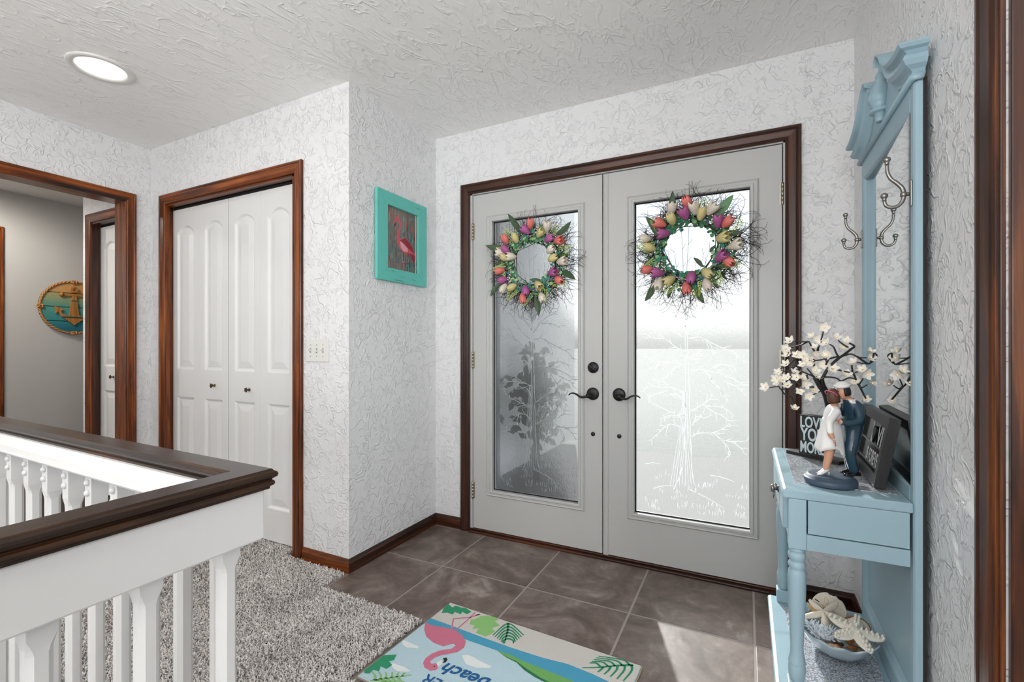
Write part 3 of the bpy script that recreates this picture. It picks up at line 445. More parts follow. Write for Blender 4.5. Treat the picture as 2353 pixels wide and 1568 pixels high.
# ------------------------------------------------------------ entry double door
def lite_frame(x0, x1, z0, z1, w, par, m):
    prof = [(0, 0), (0, .010), (.004, .013), (.012, .013), (.016, .008), (.026, .007), (.030, .010), (.036, .004), (.036, 0)]  # from inner edge outwards
    yy = DY
    c = [(x0, z0, -1, -1), (x1, z0, 1, -1), (x1, z1, 1, 1), (x0, z1, -1, 1)]
    rings = [[(x+sx*u, yy-v, z+sz*u) for u, v in prof] for x, z, sx, sz in c]
    for k, nm in enumerate(('bottom_bead', 'side_bead', 'top_bead', 'side_bead')):
        b = MB(); b.loft([rings[k], rings[(k+1) % 4]], 0, False); b.build(nm, m, par)
DY = D+.004
def wob(v, p): return v
def door_leaf(name, x0, x1, gx0, gx1, gz0, gz1, lever_x, ldir, lz):
    root = empty(name, ((x0+x1)/2, DY, 0), kind='structure')
    b = MB(); z0, z1 = .024, 2.0425; yb = DY+.044
    b.box(x0, gx0, DY, yb, z0, z1); b.box(gx1, x1, DY, yb, z0, z1); b.box(gx0, gx1, DY, yb, z0, gz0); b.box(gx0, gx1, DY, yb, gz1, z1)
    b.build('door_slab', MT['doorw'], root)
    fr_ = empty('lite_frame', (0, 0, 0)); fr_.parent = root; W[fr_] = W[root]
    lite_frame(gx0, gx1, gz0, gz1, .036, fr_, MT['doorw'])
    g = MB(); ym = DY+.018
    g.add([(gx0, ym, gz0), (gx1, ym, gz0), (gx1, ym, gz1), (gx0, ym, gz1)], [(0, 1, 2, 3)], 0)
    q = [(gx0, ym+.006, gz0), (gx1, ym+.006, gz0), (gx1, ym+.006, gz1), (gx0, ym+.006, gz1)]
    g.add(q, [(3, 2, 1, 0)], 1)
    pane = g.build('glass_pane', [MT['glass'], MT['clear']], root, recalc=False)
    # dark glazing tape between glass and bead
    s = MB(); e = .006
    s.box(gx0, gx0+e, ym-.002, ym, gz0, gz1); s.box(gx1-e*.4, gx1, ym-.002, ym, gz0, gz1); s.box(gx0, gx1, ym-.002, ym, gz0, gz0+e); s.box(gx0, gx1, ym-.002, ym, gz1-e, gz1)
    s.build('glazing_seal', MT['gap'], pane)
    # embossed tree
    rnd = random.Random(11); t = MB()
    def ridge(pts, r, n=5):
        pp = smooth_path([(gx0+x, 0, z) for x, z in pts], 4)
        pp = [Vector((min(max(p.x+rnd.uniform(-1, 1)*r*.5, gx0+.008), gx1-.008), ym-.0003, min(p.z+rnd.uniform(-1, 1)*r*.5, gz1-.01))) for p in pp]
        k = len(pp); t.tube(pp, [max(.0008, r*(1-.55*i/k)) for i in range(k)], n)
        return pp
    for br in BRANCH:
        pp = ridge(br, .0027)
        for i in range(1, len(pp), 2):
            d = (pp[min(i+1, len(pp)-1)]-pp[i-1]); 
            if d.length < 1e-5: continue
            a = math.atan2(d.z, d.x)+rnd.choice((-1, 1))*rnd.uniform(.45, .95); L = rnd.uniform(.018, .05)
            p1 = (pp[i].x-gx0+cos(a)*L*.5, pp[i].z+sin(a)*L*.5); a += rnd.uniform(-.3, .3)
            p2 = (p1[0]+cos(a)*L*.5, p1[1]+sin(a)*L*.5); ridge([(pp[i].x-gx0, pp[i].z), p1, p2], .0016, 4)
    for tk in TRUNK: ridge(tk, .003)
    for k in range(9):
        u = (k+.5)/9; pts = []
        for j in range(7):
            w = j/6; z = .43+.47*w; hw = .055*(1-w)**1.6+.011
            pts.append((.232+.012*w+(u-.5)*2*hw+rnd.uniform(-.002, .002), z))
        ridge(pts, .0014, 4)
    for k in range(16):                                            # upper crown behind the wreath
        a = pi/2+(k-7.5)*.17; z0_ = 1.22+rnd.uniform(0, .18)
        pts = [(.246, z0_), (.246+cos(a)*.07, z0_+abs(sin(a))*.07+.03), (.246+cos(a)*.15, z0_+.16*abs(sin(a))+.06), (.246+cos(a)*.2, z0_+.28*abs(sin(a))+.05)]
        pp = ridge(pts, .0023)
        for i in range(3, len(pp), 3):
            aa = a+rnd.choice((-1, 1))*.6; ridge([(pp[i].x-gx0, pp[i].z), (pp[i].x-gx0+cos(aa)*.03, pp[i].z+sin(aa)*.03)], .0014, 4)
    for k in range(34):                                            # grass tufts
        x = rnd.uniform(.03, .5); z = rnd.uniform(.29, .50)
        for j in range(rnd.randint(2, 5)):
            ridge([(x+j*.011, z), (x+j*.011+rnd.uniform(-.008, .008), z+rnd.uniform(.012, .03))], .0013, 4)
    for (xa, za, xb, zb) in ((.26, .42, .42, .35), (.05, .52, .13, .53), (.36, .5, .47, .48), (.09, .40, .2, .43)):
        ridge([(xa, za), ((xa+xb)/2, (za+zb)/2+.006), (xb, zb)], .0022)
    t.build('embossed_tree', MT['ridge'], pane)
    # lever handle
    lv = MB(); lx = lever_x; yy = DY
    fl = lambda cx, cz: (lambda x, y, z: (cx+x, yy-z, cz+y))
    lv.lathe([(.034, 0), (.034, .004), (.031, .008), (.02, .010), (.0001, .011)], n=26, fn=fl(lx, lz))
    lv.lathe([(.012, .009), (.012, .045), (.013, .05), (.013, .058), (.0001, .06)], n=16, fn=fl(lx+ldir*.010, lz-.006))
    pts = [(lx+ldir*.008, yy-.05, lz-.006), (lx+ldir*.03, yy-.053, lz-.014), (lx+ldir*.052, yy-.054, lz-.015), (lx+ldir*.073, yy-.054, lz-.002), (lx+ldir*.092, yy-.053, lz+.004), (lx+ldir*.108, yy-.052, lz+.001), (lx+ldir*.119, yy-.050, lz-.008)]
    pp = smooth_path(pts, 5); lv.tube(pp, [.0095-.006*(i/len(pp)) for i in range(len(pp))], 10, flat=.75)
    lv.build('lever_handle', MT['black'], root)
    k = MB(); k.lathe([(.0115, 0), (.0115, .003), (.009, .005), (.0001, .006)], n=18, fn=fl(lever_x+.001, .655)); k.build('bolt_cover', MT['black'], root)
    return root
d1 = door_leaf('door_1', -1.4897, -.6890, -1.356, -.8205, .268, 1.870, -.7397, -1, .8713)
d2 = door_leaf('door_2', -.6830, .1429, -.5190, .0135, .267, 1.867, -.5980, 1, .8733)
b = MB(); fl = lambda x, y, z: (-.7374+x, DY-z, 1.0125+y)
b.lathe([(.030, 0), (.030, .006), (.027, .010), (.0001, .0105)], n=26, fn=fl)
db = b.build('deadbolt', MT['black'], d1)
b = MB(); a = radians(-33)
b.prism([(-.022, -.0045), (.022, -.0045), (.022, .0045), (-.022, .0045)], lambda u, v, d: (-.7374+u*cos(a)-v*sin(a), DY-d, 1.0125+u*sin(a)+v*cos(a)), .010, .021); b.build('thumb_turn', MT['black'], db, bevel=.001)
b = MB(); b.box(-.6822, -.655, DY-.004, DY, .018, 2.0425); b.box(-.6765, -.6745, DY-.0065, DY-.003, .02, 2.0425); b.box(-.6625, -.6605, DY-.0065, DY-.003, .02, 2.0425); b.build('astragal', MT['doorw'], d2, bevel=.001)
b = MB(); b.box(-.6825, -.660, DY-.006, DY+.01, .004, .02); b.build('astragal_boot', MT['gap'], d2)
for root, x, zs in ((d1, -1.491, (1.8247, 1.0433, .2513)), (d2, .1446, (1.8177, 1.0606, .25))):
    for z in zs:
        b = MB()
        for j in range(5):
            b.lathe([(.0062, .0002), (.0062, .0198)], c=(x, DY-.004, z-.05+j*.02), n=12)
        b.lathe([(.003, -.052), (.0045, -.050), (.0045, .1*0-.05)], c=(x, DY-.004, z), n=8)
        b.box(x-.012, x+.012, DY-.001, DY+.001, z-.05, z+.05); b.build('hinge', MT['satin'], root)
# white jamb lining and weather strip round the leaves, brown sill
jr = empty('trim_7', (-.67, D, 0), kind='structure')
b = MB(); b.box(-1.510, -1.4935, D-.0005, D+T, 0, 2.064); b.build('side_jamb', MT['doorw'], jr)
b = MB(); b.box(.1470, .163, D-.0005, D+T, 0, 2.064); b.build('side_jamb', MT['doorw'], jr)
b = MB(); b.box(-1.51, .163, D-.0005, D+T, 2.0468, 2.064); b.build('head_jamb', MT['doorw'], jr)
b = MB(); b.box(-1.494, .147, D+.049, D+.06, 0, 2.047); b.box
b2 = MB(); b2.box(-1.494, -1.47, D+.049, D+.07, 0, 2.047); b2.box(.12, .147, D+.049, D+.07, 0, 2.047); b2.box(-1.494, .147, D+.049, D+.07, 2.02, 2.047); b2.box(-.70, -.67, D+.049, D+.07, 0, 2.047); b2.build('weather_strip', MT['gap'], jr)
b = MB(); b.box(-1.51, .163, D-.026, D+T, -.004, .012); b.box(-1.51, .163, D-.004, D+T, .012, .021); b.build('trim_8', MT['wdx'], kind='structure', bevel=.003)
# ------------------------------------------------------------ moulded bifold leaves
def arc_outline(x0, x1, z0, zs, rise, d, n=12):
    w = x1-x0; pts = [(x0+d, z0+d), (x1-d, z0+d)]
    if rise:
        R = (w*w/4+rise*rise)/(2*rise); cz = zs+rise-R; r = R-d; hx = w/2-d
        a0 = math.asin(min(1, hx/r))
        for i in range(n+1):
            a = a0-2*a0*i/n; pts.append(((x0+x1)/2+r*sin(a), cz+r*cos(a)))
    else: pts += [(x1-d, zs-d), (x0+d, zs-d)]
    return pts
LV = [(0, 0), (.0025, .0012), (.004, .0012), (.013, .010), (.021, .0112), (.024, .0098), (.060, .003), (.066, .003)]
def leaf_parts(x0, x1, yf, par, m):
    """one moulded leaf: slab with two openings, a raised panel in each"""
    z0, z1 = .022, 2.022; a, c = x0+.055, x1-.055; yb = yf+.030
    b = MB(); f = lambda u, v, d: (u, d, v)
    b.box(x0, a, yf, yb, z0, z1); b.box(c, x1, yf, yb, z0, z1); b.box(a, c, yf, yb, z0, .2025); b.box(a, c, yf, yb, .800, .976)
    arc = arc_outline(a, c, .976, 1.862, .050, 0)[2:]
    solid_poly(b, [(a, z1), (c, z1)]+arc, f, yf, yb)
    leaf = b.build('door_leaf', m, par)
    for zz0, zs, rise in ((.2025, .800, 0), (.976, 1.862, .050)):
        p = MB(); rings = [[(u, yf+dp, v) for u, v in arc_outline(a, c, zz0, zs, rise, d)] for d, dp in LV]
        n = len(rings[0]); p.loft(rings, 0, False, False); p.add(rings[-1], [list(range(n))], 0)
        p.add([(u, yb-.001, v) for u, v in arc_outline(a, c, zz0, zs, rise, 0)], [list(range(n))], 0)
        p.build('raised_panel', m, leaf, recalc=False)
    return leaf
def flower_knob(x, yf, z, par, rot):
    b = MB(); f = lambda X, Y, Z: (x+X, yf-Z, z+Y)
    b.lathe([(.009, 0), (.009, .003), (.005, .005), (.0045, .018)], n=12, fn=f)
    n = 40; prof = [(.6, .017), (1, .021), (.95, .025), (.55, .027), (.25, .024)]
    rr = [.0155*(.70+.30*cos(5*(2*pi*i/n)+rot)) for i in range(n)]
    b.loft([[f(rr[i]*k*cos(2*pi*i/n), rr[i]*k*sin(2*pi*i/n), zz) for i in range(n)] for k, zz in prof])
    b.ball((x, yf-.025, z), .004)
    b.build('flower_knob', MT['bronze'], par, label='dark bronze flower shaped knob')
d3 = empty('door_3', (-2.79, YB+.045, 0), kind='structure')
YF = YB+.050
lv3 = [leaf_parts(-3.4015+k*.2985+(.002 if k > 1 else 0), -3.4015+(k+1)*.2985-.001+(.002 if k > 1 else 0)-(.003 if k == 1 else 0), YF, d3, MT['white']) for k in range(4)]
flower_knob(-2.941, YF, .885, lv3[1], 2.2); flower_knob(-2.607, YF, .872, lv3[2], .3)
b = MB(); b.box(BX0, BX1, YF+.004, YF+.026, 2.026, 2.046); b.build('sliding_track', MT['gap'], d3)
d4 = empty('door_4', (-4.07, YB+.045, 0), kind='structure')
lv4 = [leaf_parts(HX0+.001+k*.3025, HX0+(k+1)*.3025, YB+.055, d4, MT['white']) for k in range(2)]
flower_knob(-4.171, YB+.055, .902, lv4[0], .6)
b = MB(); b.box(HX0, HX1, YB+.06, YB+.08, 2.026, 2.046); b.build('sliding_track', MT['gap'], d4)
# south window behind the camera (seen only in reflections)
wn_ = empty('window_1', (-1.9, -3.19, 1.45), kind='structure')
b = MB()
for x in ((-3.26, -3.2, .66, 2.24), (-.6, -.54, .66, 2.24), (-3.26, -.54, .64, .70), (-3.26, -.54, 2.2, 2.26), (-1.93, -1.87, .66, 2.24)): b.box(x[0], x[1], -3.2, -3.16, x[2], x[3])
b.build('window_frame', MT['woz'], wn_)
# ------------------------------------------------------------ outdoors, blurred by the privacy glass
b = MB(); b.box(-6, 6, D+T, 5.2, -.14, -.02); b.build('floor_porch', mat('porch_concrete', (108, 107, 107), .9, bump=(40, .2, .003)), kind='structure')
b = MB(); b.box(-90, 90, 5.2, 260, -.2, -.10); b.build('floor_lawn', mat('lawn_ground', (104, 107, 104), .95, bump=(8, .5, .05)), kind='structure')
b = MB(); b.box(-2.4, -1.95, D+T+.02, 5.65, -.02, 2.9); b.build('wall_sun_block', mat('sun_block_siding', (236, 236, 238), .9, bump=(30, .5, .01)), kind='structure')  # added wall, its length set to keep the sun off the left pane
b = MB(); b.box(-1.515, -1.395, D+.075, D+T+.06, -.02, 2.09); b.box(.055, .165, D+.075, D+T+.06, -.02, 2.09); b.box(-1.515, .165, D+.075, D+T+.06, 2.03, 2.09); b.build('trim_9', mat('outside_door_trim', (96, 104, 106), .7), kind='structure')
b = MB(); b.box(-2.4, 2.6, D+T+.01, 4.44, 2.62, 2.74); b.build('ceiling_sun_block', mat('sun_block_soffit', (220, 220, 220), .8), kind='structure')  # unseen added roof, its depth set to cut the sun patch indoors
# ============================================================ stair railing
rail = empty('stair_railing', (-.8075, .551, 0), label='white baluster railing with dark wood handrail turning a corner round the stairwell', category='railing')
SL = -.027
n0 = Vector((1, 0)); d1v = Vector((-1, .027)).normalized(); n1 = Vector((d1v.y, -d1v.x)); n1 = n1 if n1.y > 0 else -n1
C0 = Vector((-.8075, -1.45)); C1 = Vector((-.8075, .551)); C2 = C1+d1v*2.735
mit = (n0+n1)/(1+n0.dot(n1))
def rpt(k, u, z):
    p = (C0+n0*u, C1+mit*u, C2+n1*u)[k]; return (p.x, p.y, z)
HP = [(0, .0), (.0235, 0), (.0245, -.001), (.0262, -.0034), (.0302, -.0058), (.0318, -.010), (.0304, -.0145), (.0266, -.0172), (.0246, -.0186), (.024, -.0202), (.0268, -.0222), (.028, -.0260), (.0266, -.0296), (.0242, -.0312), (.0216, -.0330), (.0214, -.0368)]
HPF = [(u, .90+z) for u, z in HP]+[(-u, .90+z) for u, z in HP[::-1][:-1]]
for a, c, m in ((0, 1, 'rly'), (1, 2, 'rlx')):
    b = MB(); b.loft([[rpt(a, u, z) for u, z in HPF], [rpt(c, u, z) for u, z in HPF]], 0, False); b.build('handrail', MT[m], rail)
FP = [(-.0035, .7715), (.0155, .7715), (.0155, .8635), (-.0035, .8635)]
for a, c in ((0, 1), (1, 2)):
    b = MB(); b.loft([[rpt(a, u, z) for u, z in FP], [rpt(c, u, z) for u, z in FP]], 0, False); b.build('fascia_board', MT['railw'], rail, bevel=.004)
IP = [(-.0262, .8735), (-.034, .8725), (-.039, .862), (-.046, .850), (-.053, .8475), (-.0595, .8445), (-.061, .839), (-.058, .8342), (-.0355, .834), (-.0355, .860), (-.0262, .860)]
for a, c in ((0, 1), (1, 2)):
    b = MB(); b.loft([[rpt(a, u, z) for u, z in IP], [rpt(c, u, z) for u, z in IP]], 0, False); b.build('inner_moulding', MT['railw'], rail)
b = MB(); hw = .016
def octring(c, z):
    p = [(hw-c, -hw), (hw, -hw+c), (hw, hw-c), (hw-c, hw), (-hw+c, hw), (-hw, hw-c), (-hw, -hw+c), (-hw+c, -hw)]
    return [(x*(1 if z > .737 or z < .1 else .88), y*(1 if z > .737 or z < .1 else .88), z) for x, y in p]
b.loft([octring(.0006, .012), octring(.0006, .09), octring(.008, .11), octring(.008, .728), octring(.006, .736), octring(.0006, .752), octring(.0006, .858)], 0, False)
bal0 = b.build('baluster', MT['railw'], rail, world=False)
bb = MB(); bb.lathe([(.0078, 0), (.0074, .003), (.0055, .0058), (.0025, .0072), (.0002, .0075)], n=12); but0 = bb.build('plug_button', MT['railw'], bal0, world=False)
first = [True]
def put_bal(x, y, rz, bdir):
    lo = (x+.8075, y-.551, 0)
    if first[0]: o = bal0; o.location = lo; o.rotation_euler = (0, 0, rz); first[0] = False; bt = but0
    else: o = inst(bal0, 'baluster', rail, lo, (0, 0, rz)); bt = inst(but0, 'plug_button', o)
    bt.location = (bdir[0]*.016, bdir[1]*.016, .809); r = (Vector((bdir[0], bdir[1], 0))).to_track_quat('Z', 'Y').to_euler(); bt.rotation_euler = r
    b2 = inst(but0, 'plug_button', o, (bdir[0]*.016, bdir[1]*.016, .785), r)
for k in range(16):
    y = .516-.124*k; put_bal(-.8075-.0195, y, 0, (-1, 0))
for k in range(20):
    x = -.874-.1232*k
    put_bal(x, .551-.0195+.027*(-.8075-x), math.atan(-.027), (0, -1))
b = MB()
for a, c in ((0, 1), (1, 2)):
    b.loft([[rpt(a, u, z) for u, z in [(-.042, .0036), (.006, .0036), (.006, .013), (-.042, .013)]], [rpt(c, u, z) for u, z in [(-.042, .0036), (.006, .0036), (.006, .013), (-.042, .013)]]], 0, False)
b.build('shoe_plate', MT['railw'], rail)
# ============================================================ recessed light, switch
lt = empty('recessed_light', (-2.731, 1.109, H), label='round white recessed downlight switched on in the textured ceiling', category='ceiling light')
b = MB(); b.lathe([(.127, 0), (.1275, -.004), (.122, -.008), (.100, -.007), (.094, -.001), (.092, .012), (.1275, .012)], c=(-2.731, 1.109, H), n=48, caps=False); b.build('trim_ring', MT['plastic'], lt)
b = MB(); b.lathe([(.0001, -.0015), (.093, -.0012), (.093, .004), (.0001, .004)], c=(-2.731, 1.109, H), n=48); b.build('glowing_lens', mat('lit_lens', (255, 252, 246), .5, emit=2.2), lt)
sw_ = empty('light_switch', (-1.983, YB, 1.104), label='white three gang toggle switch plate on the textured wall', category='switch')
b = MB(); b.box(-2.0655, -1.9005, YB-.008, YB+.001, 1.046, 1.163); b.build('switch_plate', MT['plastic'], sw_, bevel=.003)
for k, up in ((-1, 1), (0, -1), (1, 1)):
    x = -1.983+k*.0455
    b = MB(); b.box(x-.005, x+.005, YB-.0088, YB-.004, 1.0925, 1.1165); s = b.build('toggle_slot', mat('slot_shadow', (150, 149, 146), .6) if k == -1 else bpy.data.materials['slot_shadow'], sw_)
    b = MB(); b.loft([[(x-.004, YB-.008, 1.104-.005), (x+.004, YB-.008, 1.104-.005), (x+.004, YB-.008, 1.104+.005), (x-.004, YB-.008, 1.104+.005)], [(x-.003, YB-.020, 1.104+up*.008-.003), (x+.003, YB-.020, 1.104+up*.008-.003), (x+.003, YB-.020, 1.104+up*.008+.003), (x-.003, YB-.020, 1.104+up*.008+.003)]], 0, False); b.build('toggle', MT['plastic'], sw_)
    for zz in (1.104-.030, 1.104+.030):
        b = MB(); b.lathe([(.003, .0078), (.003, .0088), (.0001, .0092)], n=8, fn=lambda X, Y, Z: (x+X, YB-Z, zz+Y)); b.build('screw', MT['satin'], sw_)
# ============================================================ flamingo picture
px = XC; PY0, PY1, PZ0, PZ1 = 1.888, 2.3155, 1.4845, 1.9705
pic = empty('framed_picture', (px, 2.1018, 1.7275), label='turquoise distressed wood frame holding a pink flamingo painting', category='picture')
m = NT('turquoise_distressed_paint'); v = m.coords((60, 8, 60)); f = m.noise(v, 1, 4, .6, .3)
m.l(m.ramp(f, [(.28, lin((44, 120, 112))), (.36, lin((96, 190, 178))), (1, lin((104, 198, 186)))]), m.b.inputs['Base Color']); m.b.inputs['Roughness'].default_value = .5; m.bump(f, .3, .002); MT['turq'] = m.mat
m = NT('turquoise_distressed_paint_upright'); v = m.coords((60, 60, 8)); f = m.noise(v, 1, 4, .6, .3)
m.l(m.ramp(f, [(.28, lin((44, 120, 112))), (.36, lin((96, 190, 178))), (1, lin((104, 198, 186)))]), m.b.inputs['Base Color']); m.b.inputs['Roughness'].default_value = .5; m.bump(f, .3, .002); MT['turqz'] = m.mat
iw, ih = .083, .0715
fx = lambda y, z, d: (px+d, y, z)
o4 = [(PY0, PZ0), (PY1, PZ0), (PY1, PZ1), (PY0, PZ1)]; i4 = [(PY0+iw, PZ0+ih), (PY1-iw, PZ0+ih), (PY1-iw, PZ1-ih), (PY0+iw, PZ1-ih)]
for k in range(4):
    b = MB(); j = (k+1) % 4; b.prism([o4[k], o4[j], i4[j], i4[k]], fx, .006, .026); b.build('frame_bar', MT['turq'] if k % 2 == 0 else MT['turqz'], pic, bevel=.0025)
pal = [('pic_ground', (120, 112, 104)), ('pic_coral', (196, 110, 92)), ('pic_teal', (52, 128, 128)), ('pic_dark', (38, 52, 62)), ('pic_flamingo', (206, 84, 98)), ('pic_red', (150, 34, 52)), ('pic_pale', (232, 162, 170)), ('pic_mint', (120, 178, 172)), ('pic_cream', (226, 222, 206))]
pm = [mat(n, c, .5) for n, c in pal]
b = MB(); b.box(px+.004, px+.012, PY0+iw-.004, PY1-iw+.004, PZ0+ih-.004, PZ1-ih+.004, 0)
rnd = random.Random(5); lc = lambda y, z, d: (px+d, 2.1018+y, 1.7275+z)
hy, hz = (PY1-PY0)/2-iw, (PZ1-PZ0)/2-ih
for k in range(330):
    y = rnd.uniform(-hy, hy); z = rnd.uniform(-hz, hz); top = z > .03+.05*sin(30*y)
    mi = rnd.choice((0, 0, 1, 1, 2, 7)) if top else rnd.choice((2, 2, 3, 7, 2, 5, 3, 2))
    w, h = rnd.uniform(.002, .007), rnd.uniform(.014, .065)
    z2 = min(z+h, hz); y2 = min(y+w, hy)
    b.add([lc(y, z, .0122+k*1e-6), lc(y2, z, .0122+k*1e-6), lc(y2-w*.3, z2, .0122+k*1e-6), lc(y+w*.2, z2, .0122+k*1e-6)], [(0, 1, 2, 3)], mi)
flat_poly(b, FLAM['body'], lc, .0128, 4); flat_poly(b, FLAM['wing'], lc, .0130, 5); flat_poly(b, FLAM['pale'], lc, .0131, 6); flat_poly(b, FLAM['tail'], lc, .0131, 5); flat_poly(b, FLAM['beak'], lc, .0131, 3)
def strip(b, pts, w, fn, d, mi):
    for p, q in zip(pts, pts[1:]):
        v = Vector((q[0]-p[0], q[1]-p[1])); n = Vector((-v.y, v.x)).normalized()*w/2
        b.add([fn(p[0]+n.x, p[1]+n.y, d), fn(p[0]-n.x, p[1]-n.y, d), fn(q[0]-n.x, q[1]-n.y, d), fn(q[0]+n.x, q[1]+n.y, d)], [(0, 1, 2, 3)], mi)
for l in FLAM['legs']: strip(b, l, .004, lc, .0131, 5)
b.add([lc(hy-.012, -hz, .0132), lc(hy-.006, -hz, .0132), lc(hy-.006, hz, .0132), lc(hy-.012, hz, .0132)], [(0, 1, 2, 3)], 8)
b.build('flamingo_print', pm, pic, recalc=False)
b = MB(); b.add([(px+.015, PY0+iw-.003, PZ0+ih-.003), (px+.015, PY1-iw+.003, PZ0+ih-.003), (px+.015, PY1-iw+.003, PZ1-ih+.003), (px+.015, PY0+iw-.003, PZ1-ih+.003)], [(0, 1, 2, 3)]); b.build('picture_glass', MT['pglass'], pic, recalc=False)
b = MB(); b.box(px+.0005, px+.007, PY0+.01, PY1-.01, PZ0+.01, PZ1-.01); b.build('backing_board', MT['rawwood_shade'], pic)
# ============================================================ wreaths
TC = {'c': (216, 116, 106), 'm': (166, 86, 140), 'w': (218, 208, 192), 'y': (204, 192, 134)}
def petal_mat(name, rgb):
    m = NT(name); v = m.coords(); g = m.n('TexGradient'); 
    mp = m.n('Mapping'); mp.inputs['Rotation'].default_value = (0, pi/2, 0); mp.inputs['Scale'].default_value = (18, 18, 18); m.l(v, mp.inputs['Vector'])
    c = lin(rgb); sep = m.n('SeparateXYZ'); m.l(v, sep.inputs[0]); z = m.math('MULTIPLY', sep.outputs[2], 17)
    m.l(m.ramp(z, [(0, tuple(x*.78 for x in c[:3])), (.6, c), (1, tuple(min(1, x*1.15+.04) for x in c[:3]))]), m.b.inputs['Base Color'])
    m.b.inputs['Roughness'].default_value = .5; m.b.inputs['Subsurface Weight'].default_value = 0; return m.mat
def tulip_mesh(name, m, openness):
    b = MB(); 
    for layer in (0, 1):
        for k in range(3):
            a0 = 2*pi*k/3+layer*pi/3; rr = 1.0-.13*layer; g = []
            for i in range(6):
                t = i/5; R = .019*rr*(sin(pi*min(1, .08+t*(.80-openness*.18)))**.75)+.001+openness*.010*t*t*(1+.3*((k*2+layer) % 3)); hwid = (1.12 if t < .75 else 1.12-(t-.75)*3.9)*sin(pi*(.22+.62*t))
                row = []
                for j in range(5):
                    s = (j-2)/2; a = a0+s*hwid; zz = .055*t*(1-.10*s*s*(t > .5)); r2 = R*(1-.10*abs(s))
                    row.append((r2*cos(a), r2*sin(a), zz))
                g.append(row)
            vs = [p for r in g for p in r]; fs = [(i*5+j, i*5+j+1, i*5+j+6, i*5+j+5) for i in range(5) for j in range(4)]
            b.add(vs, fs, 0, True)
    o = b.build(name, m, None, recalc=False); me = o.data; bpy.data.objects.remove(o); return me
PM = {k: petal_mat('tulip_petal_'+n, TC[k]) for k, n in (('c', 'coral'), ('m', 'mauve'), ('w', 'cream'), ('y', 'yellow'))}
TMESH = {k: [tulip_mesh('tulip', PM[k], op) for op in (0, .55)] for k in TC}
LG = [mat('tulip_leaf_dark', (52, 78, 44), .5), mat('tulip_leaf_green', (84, 132, 84), .45)]
EU = [mat('eucalyptus_green', (74, 128, 88), .55), mat('eucalyptus_pale', (150, 186, 132), .55), mat('eucalyptus_teal', (64, 140, 122), .5), mat('lime_fern', (182, 204, 104), .55), mat('lavender_spike', (128, 122, 160), .7), mat('berry_cream', (238, 230, 190), .5)]
TW = mat('grapevine_twig', (66, 52, 48), .8)
def oriented(p, d, tilt):
    q = Vector((d[0], -tilt, d[1])).normalized().to_track_quat('Z', 'Y'); return q.to_euler()
